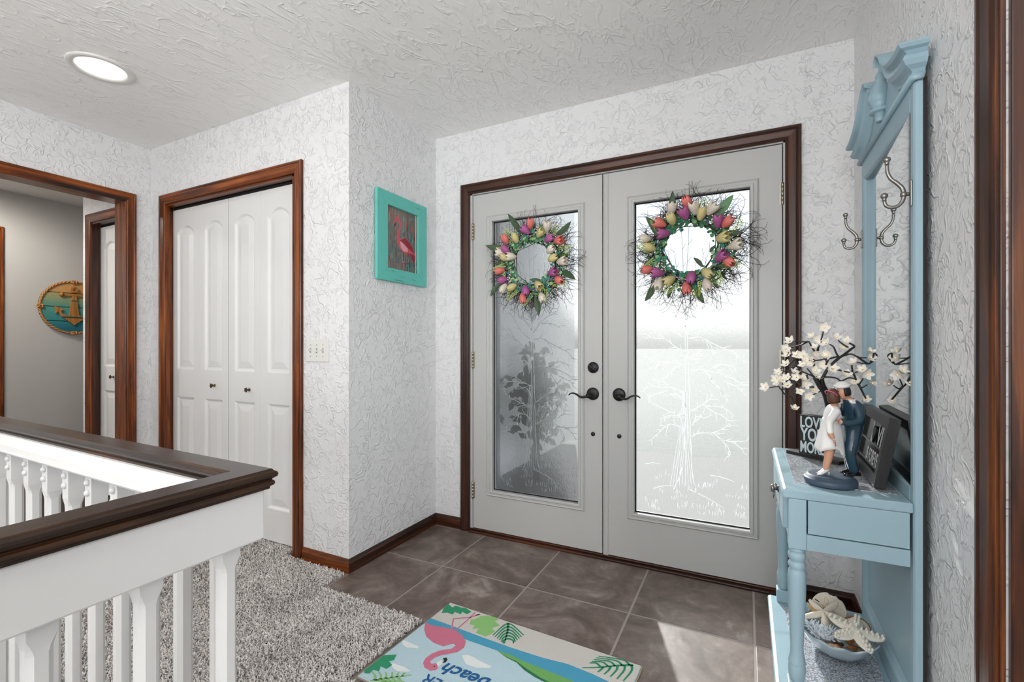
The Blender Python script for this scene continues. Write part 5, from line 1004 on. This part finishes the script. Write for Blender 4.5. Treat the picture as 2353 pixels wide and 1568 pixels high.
# ------------------------------------------------------------ letter board leaning on the mirror
lbp = Vector((.312, 1.598, ZM+.006)); le = Vector((.3215, 1.972, ZM+.006)); ud = (le-lbp).normalized(); Lb = (le-lbp).length
tl_ = radians(10.4); nrm = Vector((ud.y, -ud.x, 0)); vd = (Vector((0, 0, 1))*cos(tl_)+nrm*sin(tl_)).normalized(); wd2 = ud.cross(vd); wd2 = wd2 if wd2.x < 0 else -wd2   # faces the room
lb = empty('letter_board', tuple(lbp), label='black framed letter board reading LOVE IS FOREVER leaning against the mirror', category='letter board')
Hb, Th = .196, .026
def lf_(u, v, d): q = lbp+ud*(Lb-u)+vd*v+wd2*d; return tuple(q)     # u from the far end = reading direction
bw = wood('black_frame_wood', 1, (24, 23, 23), (52, 51, 51), (36, 35, 35), .4); bw2 = wood('black_frame_wood_upright', 2, (24, 23, 23), (52, 51, 51), (36, 35, 35), .4)
fw = .030
# tilt puts the lower front edge ahead; frame bars
O4 = [(0, 0), (Lb, 0), (Lb, Hb), (0, Hb)]; I4 = [(fw, fw), (Lb-fw, fw), (Lb-fw, Hb-fw), (fw, Hb-fw)]
for k in range(4):
    j = (k+1) % 4; b = MB(); b.prism([O4[k], O4[j], I4[j], I4[k]], lf_, -Th, 0); b.build('frame_bar', bw if k % 2 == 0 else bw2, lb, bevel=.001)
b = MB(); b.prism(I4, lf_, -Th, -.012); b.build('board_panel', mat('gloss_black_panel', (26, 26, 28), .12), lb)
wl = mat('board_letters', (232, 234, 234), .5)
for t, u0, u1, v0, v1 in (('L', .165, .193, .100, .158), ('VE', .238, .318, .100, .158), ('IS FOREVER', .150, .326, .040, .080)):
    vs, fs = text_mesh(t, 1, 0, 0, .018); xs = [v[0] for v in vs]; x0, w = min(xs), max(xs)-min(xs); hh = max(v[1] for v in vs)
    b = MB(); b.add([lf_(u0+(x-x0)/w*(u1-u0), v0+y/hh*(v1-v0), -.0095) for x, y, _ in vs], fs); b.build('lettering', wl, lb, recalc=False)
b = MB(); hp = [(16*sin(t)**3, 13*cos(t)-5*cos(2*t)-2*cos(3*t)-cos(4*t)) for t in np.linspace(0, 2*pi, 30)[:-1]]
solid_poly(b, [(.2155+x*.00125, .130+y*.0017) for x, y in hp], lf_, -.011, -.004); b.build('heart', mat('heart_black', (20, 19, 19), .4), lb)
b = MB()
for v in (.036, .094):
    b.prism([(fw, v), (Lb-fw, v), (Lb-fw, v+.004), (fw, v+.004)], lf_, -.012, -.008)
b.build('letter_rail', mat('clear_rail', (120, 124, 126), .15), lb)
# ------------------------------------------------------------ couple figurine (plain generic pair)
fg = empty('couple_figurine', (.2135, 1.612, ZM), YAW, label='ceramic figurine of a hugging couple in white dress and navy suit on round base', category='figurine')
b = MB(); b.lathe([(.0001, 0), (.084, 0), (.0855, .003), (.0855, .013), (.082, .017), (.079, .0175), (.0775, .0205), (.074, .0215), (.072, .0245), (.068, .0255), (.0001, .0258)], n=44); b.v = [(x*.72, y*.72, z*.95) for x, y, z in b.v]; b.build('round_base', mat('figurine_base', (62, 78, 96), .42), fg, world=False)
def skin(name, V, Eg, R, parent, mats, pick, sub=2):
    me = bpy.data.meshes.new(name); me.from_pydata(V, Eg, []); o = bpy.data.objects.new(name, me); COL.objects.link(o)
    sk = o.modifiers.new('skin', 'SKIN'); sk.use_smooth_shade = True
    for i, r in enumerate(R): 
        d = me.skin_vertices[0].data[i]; d.radius = (r, r) if not hasattr(r, '__len__') else r; d.use_root = (i == 0)
    ss = o.modifiers.new('sub', 'SUBSURF'); ss.levels = sub; ss.render_levels = sub
    dg = bpy.context.evaluated_depsgraph_get(); m2 = bpy.data.meshes.new_from_object(o.evaluated_get(dg)); bpy.data.objects.remove(o)
    m2.materials.clear()
    for mm in mats: m2.materials.append(mm)
    for p in m2.polygons: p.material_index = pick(p.center); p.use_smooth = True
    o = bpy.data.objects.new(name, m2); COL.objects.link(o); o.parent = parent; W[o] = (0, 0, 0); return o
skinM = mat('figurine_skin', (206, 156, 128), .4); navy = mat('figurine_navy', (36, 62, 78), .22, bump=(70, .35, .004)); whiteG = mat('figurine_white', (232, 231, 230), .3, bump=(55, .25, .004)); hairB = mat('figurine_brown_hair', (84, 54, 40), .5, bump=(140, .6, .003)); hairD = mat('figurine_dark_hair', (28, 26, 28), .5); shoeB = mat('figurine_black_shoe', (20, 20, 22), .15); pink = mat('figurine_pink', (222, 96, 130), .4)
zb = .0246
# man (right): local x = to the right, y = away, z up
MV = [(.040, .004, .132), (.044, .004, .165), (.038, .002, .196), (.024, -.002, .220), (.014, -.004, .232),     # pelvis, waist, chest, neck, head base
      (.030, -.014, .126), (.018, -.016, .082), (.030, -.014, .040), (.034, -.012, .0345),                       # near leg
      (.048, .016, .126), (.040, .018, .082), (.044, .018, .040), (.046, .016, .0345),                           # far leg
      (.040, -.022, .204), (.030, -.036, .170), (.000, -.034, .164), (-.020, -.028, .172),                       # near arm round her back
      (.040, .026, .204), (.020, .036, .180), (-.010, .032, .186)]
ME = [(0, 1), (1, 2), (2, 3), (3, 4), (0, 5), (5, 6), (6, 7), (7, 8), (0, 9), (9, 10), (10, 11), (11, 12), (2, 13), (13, 14), (14, 15), (15, 16), (2, 17), (17, 18), (18, 19)]
MR = [(.026, .024), (.025, .022), (.029, .026), (.013, .013), (.010, .010), .0185, .0150, .0125, .0130, .0185, .0150, .0125, .0130, .0145, .0115, .0095, .0078, .0145, .0115, .009]
MV = [(x, y, z) for x, y, z in MV]
skin('man_body', MV, ME, MR, fg, [navy, skinM], lambda c: 1 if (c.z > .224 and c.x < .03) or c.x < -.016 else 0)
def head(nm, c, turn, sc, hair, capm=None):
    h = empty(nm, c); h.parent = fg; W[h] = (0, 0, 0); h.rotation_euler = turn; h.scale = (sc, sc, sc)
    b = MB(); rg = []
    for k in range(11):
        t = k/10; z = -.019+.040*t; r = .0152*(sin(pi*(.10+.82*t)))**.55; 
        rg.append([((r*.92+(.0016 if t < .45 else 0)*(1 if cos(2*pi*j/16) > .2 else 0))*cos(2*pi*j/16), r*.82*sin(2*pi*j/16), z) for j in range(16)])
    b.loft(rg)                                                        # face looks along +x of the head
    b.lathe([(.0001, 0), (.003, .001), (.0022, .006), (.0006, .010)], n=8, fn=lambda x, y, z: (.0135+.35*(.010-z)*.8, y, -.003+z*.8))   # nose
    for s in (-1, 1): b.ball((-.001, s*.0126, .000), .0034, 8, 5, 0, (1, .5, 1.2))
    fc = b.build('face', skinM, h, world=False)
    b = MB(); b.box(.0128, .0148, -.0042, .0042, -.0102, -.0088); b.build('mouth', mat('figurine_lips', (176, 84, 80), .4) if 'figurine_lips' not in bpy.data.materials else bpy.data.materials['figurine_lips'], h, bevel=.0006, world=False)
    for s in (-1, 1):
        b = MB(); b.ball((.0138, s*.0052, .0022), .0018, 8, 5, 0, (.5, 1.3, .7)); b.build('eye', hairD, h, world=False)
    b = MB(); rg = []
    for k in range(7):
        t = k/6; z = -.012+.0355*t if hair is not hairB else -.016+.0400*t; r = .0168*(sin(pi*(.30+.66*t)))**.5*(1.08 if hair is hairB else 1)
        rg.append([((r*cos(a_)) if abs(a_) > 1.05 or t > .72 else min(r*cos(a_), .0015), r*.92*sin(a_), z) for a_ in [(-pi+2*pi*j/20) for j in range(20)]])
    b.loft(rg); b.build('hair', hair, h, world=False)
    return h
mh = head('man_head', (.010, -.004, .2455), (0, radians(10), pi*.94), 1.02, hairD)
b = MB(); b.lathe([(.0148, .0095), (.0188, .0105), (.0196, .0165), (.0188, .0185), (.0150, .0190), (.0135, .0215), (.0100, .0245), (.0001, .0262)], n=28); b.build('white_cap', whiteG, mh, world=False)
b = MB(); b.loft([[(.020, -.024, .214), (.052, -.020, .214), (.054, .024, .214), (.020, .024, .214)], [(.016, -.018, .2245), (.034, -.014, .226), (.036, .016, .226), (.016, .018, .2245)]], 0, True); b.build('neck_scarf', whiteG, fg, bevel=.003, world=False)
for x, y in ((.034, -.014), (.046, .014)):
    b = MB(); rg = []
    for k, (dx, w, hh) in enumerate(((.012, .006, .009), (.006, .0085, .012), (-.006, .0085, .010), (-.018, .0085, .0075), (-.027, .006, .005), (-.030, .002, .003))):
        rg.append([(x+dx, y+w*cos(a_), zb+max(0, hh*sin(a_))) for a_ in np.linspace(0, pi, 8)]+[(x+dx, y-w, zb), (x+dx, y+w, zb)])
    b.loft(rg); b.build('shoe', shoeB, fg, world=False)
# woman (left), leaning in
WV = [(-.022, -.004, .128), (-.022, -.002, .160), (-.014, 0, .188), (-.010, .002, .208), (-.008, .002, .216),
      (-.032, -.012, .110), (-.034, -.012, .074), (-.040, -.010, .042), (-.042, -.012, .036),
      (-.012, .008, .110), (-.020, .008, .074), (-.030, .006, .042), (-.033, .004, .036),
      (-.022, -.022, .192), (-.050, -.035, .168), (-.052, -.044, .140), (-.046, -.047, .126),
      (-.010, .022, .194), (.016, .034, .196), (.036, .028, .204)]
WE = [(0, 1), (1, 2), (2, 3), (3, 4), (0, 5), (5, 6), (6, 7), (7, 8), (0, 9), (9, 10), (10, 11), (11, 12), (2, 13), (13, 14), (14, 15), (15, 16), (2, 17), (17, 18), (18, 19)]
WR = [(.022, .020), (.018, .017), (.021, .018), (.009, .009), (.0085, .0085), .0140, .0112, .0076, .0068, .0140, .0112, .0076, .0068, .0120, .0100, .0080, .0058, .0115, .0088, .0065]
skin('woman_body', WV, WE, WR, fg, [skinM, whiteG], lambda c: 1 if (.112 < c.z < .206 and not (c.z < .142 and (c.x < -.044 or c.y < -.034))) else 0)
b = MB(); rg = []
for k in range(9):
    t = k/8; z = .176-.084*t; cx = -.018-.006*t; rr = .0205+.0135*t**1.1
    rg.append([(cx+rr*(1.10+.05*t*sin(5*a_+1)+.035*t*sin(9*a_))*cos(a_), -.001+rr*(.86+.05*t*sin(6*a_))*sin(a_), z+.005*t*sin(3*a_+.6)-(.010*t if cos(a_) > .3 else 0)) for a_ in np.linspace(0, 2*pi, 37)[:-1]])
b.loft(rg, caps=False); o = b.build('dress_skirt', whiteG, fg, world=False); o.modifiers.new('thick', 'SOLIDIFY').thickness = .0018
wh = head('woman_head', (-.011, .003, .2300), (0, radians(-12), .22), .92, hairB)
b = MB(); b.tube([(-.0035+.0168*cos(t)*.55-.004, .0165*sin(t), .010-.012*cos(t)) for t in np.linspace(0, 2*pi, 24)], .0014, 6); b.build('pink_hairband', pink, wh, world=False)
for (x, y), rz in (((-.043, -.012), 0), ((-.034, .004), 0)):
    b = MB(); rg = []
    for dx, z0, w, hh in ((.010, .010, .004, .012), (.004, .008, .0055, .013), (-.006, .003, .0055, .010), (-.014, .0005, .0055, .006), (-.021, .0002, .003, .003)):
        rg.append([(x+dx, y+w*cos(a_), zb+z0+hh*(.5+.5*sin(a_))) for a_ in np.linspace(0, 2*pi, 11)[:-1]])
    b.loft(rg); b.tube([(x+.009, y, zb+.012), (x+.0095, y, zb)], .0020, 6); b.build('white_shoe', whiteG, fg, world=False)
def tiny_hand(p, d, par):
    b = MB(); d = Vector(d).normalized(); s = d.orthogonal().normalized(); p = Vector(p)
    b.tube([p, p+d*.006], [.0042, .0044], 8, flat=.55)
    for k in range(4): q = p+d*.005+s*(k-1.5)*.0020; b.tube([q, q+d*(.0075-.0008*abs(k-1.4)), q+d*.0105+Vector((0, 0, -.001))], [.0012, .0011, .0007], 5)
    b.tube([p+s*.004, p+s*.0065+d*.004], [.0013, .0009], 5); b.build('hand', skinM, par, world=False)
tiny_hand((-.045, -.048, .124), (.25, -.05, -1), fg); tiny_hand((-.021, -.029, .172), (-1, .15, .1), fg); tiny_hand((.034, .028, .204), (1, -.1, .2), fg)
for ch in fg.children:
    if not ch.name.startswith('round_base'): ch.location.x += .023
fg.scale = (1.08, 1.08, 1.08)
# ------------------------------------------------------------ bowl of shells on the low shelf
BX, BY, BZ_ = .262, 1.845, .1486
bo = empty('shell_bowl', (BX, BY, BZ_), label='scalloped pearly glass bowl full of shells on the glittered low shelf', category='bowl')
b = MB(); n = 72; rings = []
def sc_(a, t): return 1+.055*t*cos(12*a)
for r, z in ((.030, .0), (.052, .004), (.074, .018), (.094, .040), (.106, .062), (.111, .072)):
    t = z/.072; rings.append([(BX+.98*r*sc_(a, t)*cos(a), BY+1.10*r*sc_(a, t)*sin(a), BZ_+z+.006*t*cos(12*a)) for a in np.linspace(0, 2*pi, n+1)[:-1]])
for r, z in ((.107, .072), (.101, .062), (.089, .041), (.069, .021), (.048, .008), (.0005, .007)):
    t = z/.072; rings.append([(BX+.98*r*sc_(a, t)*cos(a), BY+1.10*r*sc_(a, t)*sin(a), BZ_+z+.006*t*cos(12*a)) for a in np.linspace(0, 2*pi, n+1)[:-1]])
m = NT('pearly_glass'); m.b.inputs['Base Color'].default_value = lin((204, 220, 230)); m.b.inputs['Roughness'].default_value = .12; m.b.inputs['Transmission Weight'].default_value = .35; m.b.inputs['Coat Weight'].default_value = .5
b.loft(rings, 0, True, True); b.build('bowl_shell', m.mat, bo)
bone = mat('starfish_bone', (226, 216, 200), .7, bump=(260, .5, .002), var=40)
def star(name, label, c, R, arms, normal, rot, fat, knob, m):
    o = empty(name, c, label=label, category='starfish'); nz = Vector(normal).normalized(); u = nz.orthogonal().normalized(); w = nz.cross(u); c = Vector(c); b = MB(); n = 60
    def rad(a):
        k = 5*(a-rot)/(2*pi); f = abs(k-round(k))*2; return R*(arms+(1-arms)*max(0, 1-f*fat)**(.85 if knob else 1.25))
    prof = [(1.0, 0, 0), (.94, .004, 1), (.8, .0075, 1), (.5, .011, 1), (.2, .014, 1), (.0, .0155, 1)]
    rings = []
    for k, h, _ in prof:
        rings.append([c+(u*cos(a)+w*sin(a))*rad(a)*k+nz*(h*R/.07*(.4+.6*(1-k*.6)) if h else 0) for a in np.linspace(0, 2*pi, n+1)[:-1]])
    rings = [[p-nz*.005 for p in rings[1]]]+rings
    b.loft([[tuple(p) for p in r] for r in rings], 0, True)
    body = b.build('star_body', m, o)
    if knob:
        b = MB()
        for k in range(5):
            a = rot+2*pi*k/5
            for t in (.18, .36, .54, .72, .88):
                for s in ((0,) if t < .3 else (-1, 1)):
                    q = c+(u*cos(a+s*.16/t*.35)+w*sin(a+s*.16/t*.35))*R*t+nz*(.010*(1-t)+.005)
                    b.tube([tuple(q-nz*.004), tuple(q+nz*.004), tuple(q+nz*.0105*(1.2-t*.5))], [.0052*(1.15-t*.4), .0036, .0006], 7)
        b.build('spine_knobs', m, o)
    return o
star('starfish', 'slender armed pale starfish lying on top in the shell bowl', (.232, 1.872, .244), .078, .14, (-.25, -.35, 1), 1.3, 1.06, False, bone)
star('starfish', 'knobbly white starfish hanging over the bowl rim', (.302, 1.800, .243), .080, .34, (.12, -.22, 1), .55, 1.0, True, mat('white_starfish', (232, 226, 214), .75, bump=(200, .5, .002)))
# sand dollar
sd = empty('sand_dollar', (.252, 1.935, .232), label='chipped white sand dollar standing at the back of the shell bowl', category='sand dollar')
nz = Vector((-.25, -.85, .55)).normalized(); u = Vector((1, 0, 0)); u = (u-nz*u.dot(nz)).normalized(); w = nz.cross(u); c = Vector((.252, 1.935, .236))
b = MB(); rg = []
rad = lambda a: .050*(1-(.10 if 1.15 < a < 1.55 else 0)-(.06 if .75 < a < .95 else 0))
for k, h in ((.98, -.003), (1, 0), (.93, .003), (.5, .006), (.02, .008)): rg.append([tuple(c+(u*cos(a)+w*sin(a))*rad(a)*k+nz*h) for a in np.linspace(0, 2*pi, 49)[:-1]])
b.loft(rg); disc = b.build('disc', bone, sd)
b = MB()
for k in range(5):
    a = .5+2*pi*k/5
    for s in (-1, 1):
        pts = [c+(u*cos(a+s*t2)+w*sin(a+s*t2))*.050*r+nz*(.0085-.006*r) for r, t2 in ((.1, 0), (.3, .22), (.5, .24), (.66, .03))]; b.tube([tuple(p) for p in smooth_path(pts, 4)], .0009, 5)
b.build('petal_pattern', mat('sand_dollar_lines', (196, 178, 150), .8), disc)
for a in (2.6, 3.4):
    b = MB(); q = c+(u*cos(a)+w*sin(a))*.036+nz*.0045; t_ = (u*cos(a)+w*sin(a)); b.tube([tuple(q-t_*.007), tuple(q+t_*.007)], .0016, 6); b.build('slot', MT['gap'], disc)
# coral
co = empty('branching_coral', (.205, 1.800, .205), label='pale blue white branching coral in the front of the shell bowl', category='coral')
b = MB(); rnd = random.Random(4)
b.tube([(.180, 1.825, .220), (.205, 1.810, .226), (.230, 1.80, .222), (.250, 1.795, .214)], [.009, .012, .011, .007], 8)
b.tube([(.200, 1.795, .216), (.218, 1.785, .218), (.238, 1.785, .212)], [.008, .013, .009], 8)
for k in range(190):
    t = rnd.random(); p = Vector((.178+.075*t, 1.818-.03*t, .222)) if k % 3 else Vector((.198+.042*t, 1.788, .214)); d = Vector((rnd.uniform(-1, 1), rnd.uniform(-1.2, .5), rnd.uniform(-.1, 1.2))).normalized(); L = rnd.uniform(.012, .024)
    b.tube([p+d*.006, p+d*(.006+L*.6), p+d*(.006+L)+Vector((rnd.uniform(-.004, .004), 0, rnd.uniform(0, .004)))], [.0034, .0026, .0012], 5)
b.build('coral_branches', mat('blue_white_coral', (206, 214, 220), .7), co)
def spiral(name, label, c, L, r0, turns, d, rgb, cat='shell'):
    o = empty(name, c, label=label, category=cat); b = MB(); d = Vector(d).normalized(); u = d.orthogonal().normalized(); w = d.cross(u); c = Vector(c); rg = []
    for k in range(turns*6+1):
        t = k/(turns*6); r = r0*(sin(pi*min(1, .12+.75*(t)))**1.1)*(1-t)**.35*(1+.10*cos(k*2*pi/6)); rg.append([tuple(c+d*(L*(t-.4))+(u*cos(a)+w*sin(a))*max(r, .0004)*(1+.05*cos(7*a))) for a in np.linspace(0, 2*pi, 15)[:-1]])
    b.loft(rg); o2 = b.build('whorl', mat(name+'_%d' % int(L*1e4), rgb, .5, var=60), o)
    b = MB(); q = c+Vector((0, -r0*.75, r0*.3)); b.ball(tuple(q), r0*.45, 10, 6, 0, (.55, .3, 1.3)); b.build('aperture', mat(name+'_lip_%d' % int(L*1e4), tuple(min(255, x+25) for x in rgb), .35), o); return o
spiral('conch_shell', 'small tan spired shell between the sand dollar and slender starfish', (.218, 1.915, .226), .060, .016, 4, (-.75, .35, .45), (206, 164, 104))
spiral('conch_shell', 'peach pink ribbed shell at the front rim of the bowl', (.246, 1.762, .198), .050, .015, 3, (-.9, .1, .1), (224, 172, 144))
rs = empty('ring_shell', (.318, 1.880, .222), label='curled cream shell with a brown outer edge at the right of the bowl', category='shell')
b = MB(); p = [(.318+.030*cos(a), 1.880+.012*sin(a)*.6, .216+.024*sin(a)) for a in np.linspace(-.9, 3.0, 20)]; b.tube(p, [.004+.0075*sin(pi*i/19) for i in range(20)], 9); b.build('curl', mat('cream_shell', (214, 206, 190), .4), rs)
b = MB(); p = [(.318+.038*cos(a), 1.879+.012*sin(a)*.6, .217+.032*sin(a)) for a in np.linspace(-.7, 2.9, 20)]; b.tube(p, [.002+.0025*sin(pi*i/19) for i in range(20)], 7); b.build('brown_edge', mat('brown_shell_edge', (140, 90, 54), .5), rs)
rnd = random.Random(8)
stones = [mat('pebble_brown', (96, 70, 50), .35), mat('pebble_amber', (150, 92, 40), .25), mat('pebble_grey', (120, 112, 104), .5), mat('pebble_tan', (156, 134, 108), .5)]
k = 0
for i in range(20):
    a, r = rnd.uniform(-2.7, .2), .02+.062*sqrt(rnd.random()); x, y = BX+.95*r*cos(a), BY+1.05*r*sin(a); s = rnd.uniform(.010, .015); z = .189+rnd.uniform(-.002, .006)
    b = MB(); q = rnd.uniform(0, 3); b.loft([[(x+s*1.25*sin(pi*(j+.05)/6.1)*cos(t), y+s*sin(pi*(j+.05)/6.1)*sin(t)*(1+.15*cos(2*t+q)), z-s*.6*cos(pi*(j+.05)/6.1)) for t in np.linspace(0, 2*pi, 11)[:-1]] for j in range(7)])
    o = b.build('pebble', stones[i % 4]); o['label'] = ('brown', 'amber', 'grey', 'tan')[i % 4]+' tumbled pebble under the shells in the scalloped bowl'; o['category'] = 'pebble'; o['group'] = ('brown', 'amber', 'grey', 'tan')[i % 4]+' pebbles filling the shell bowl'
for o in list(COL.objects):                              # the filled bowl stands a little nearer the front of the shelf
    if o.parent is None and o.name.split('.')[0] in ('shell_bowl', 'starfish', 'sand_dollar', 'branching_coral', 'conch_shell', 'ring_shell', 'pebble'):
        o.location.x -= .004; o.location.y -= .034
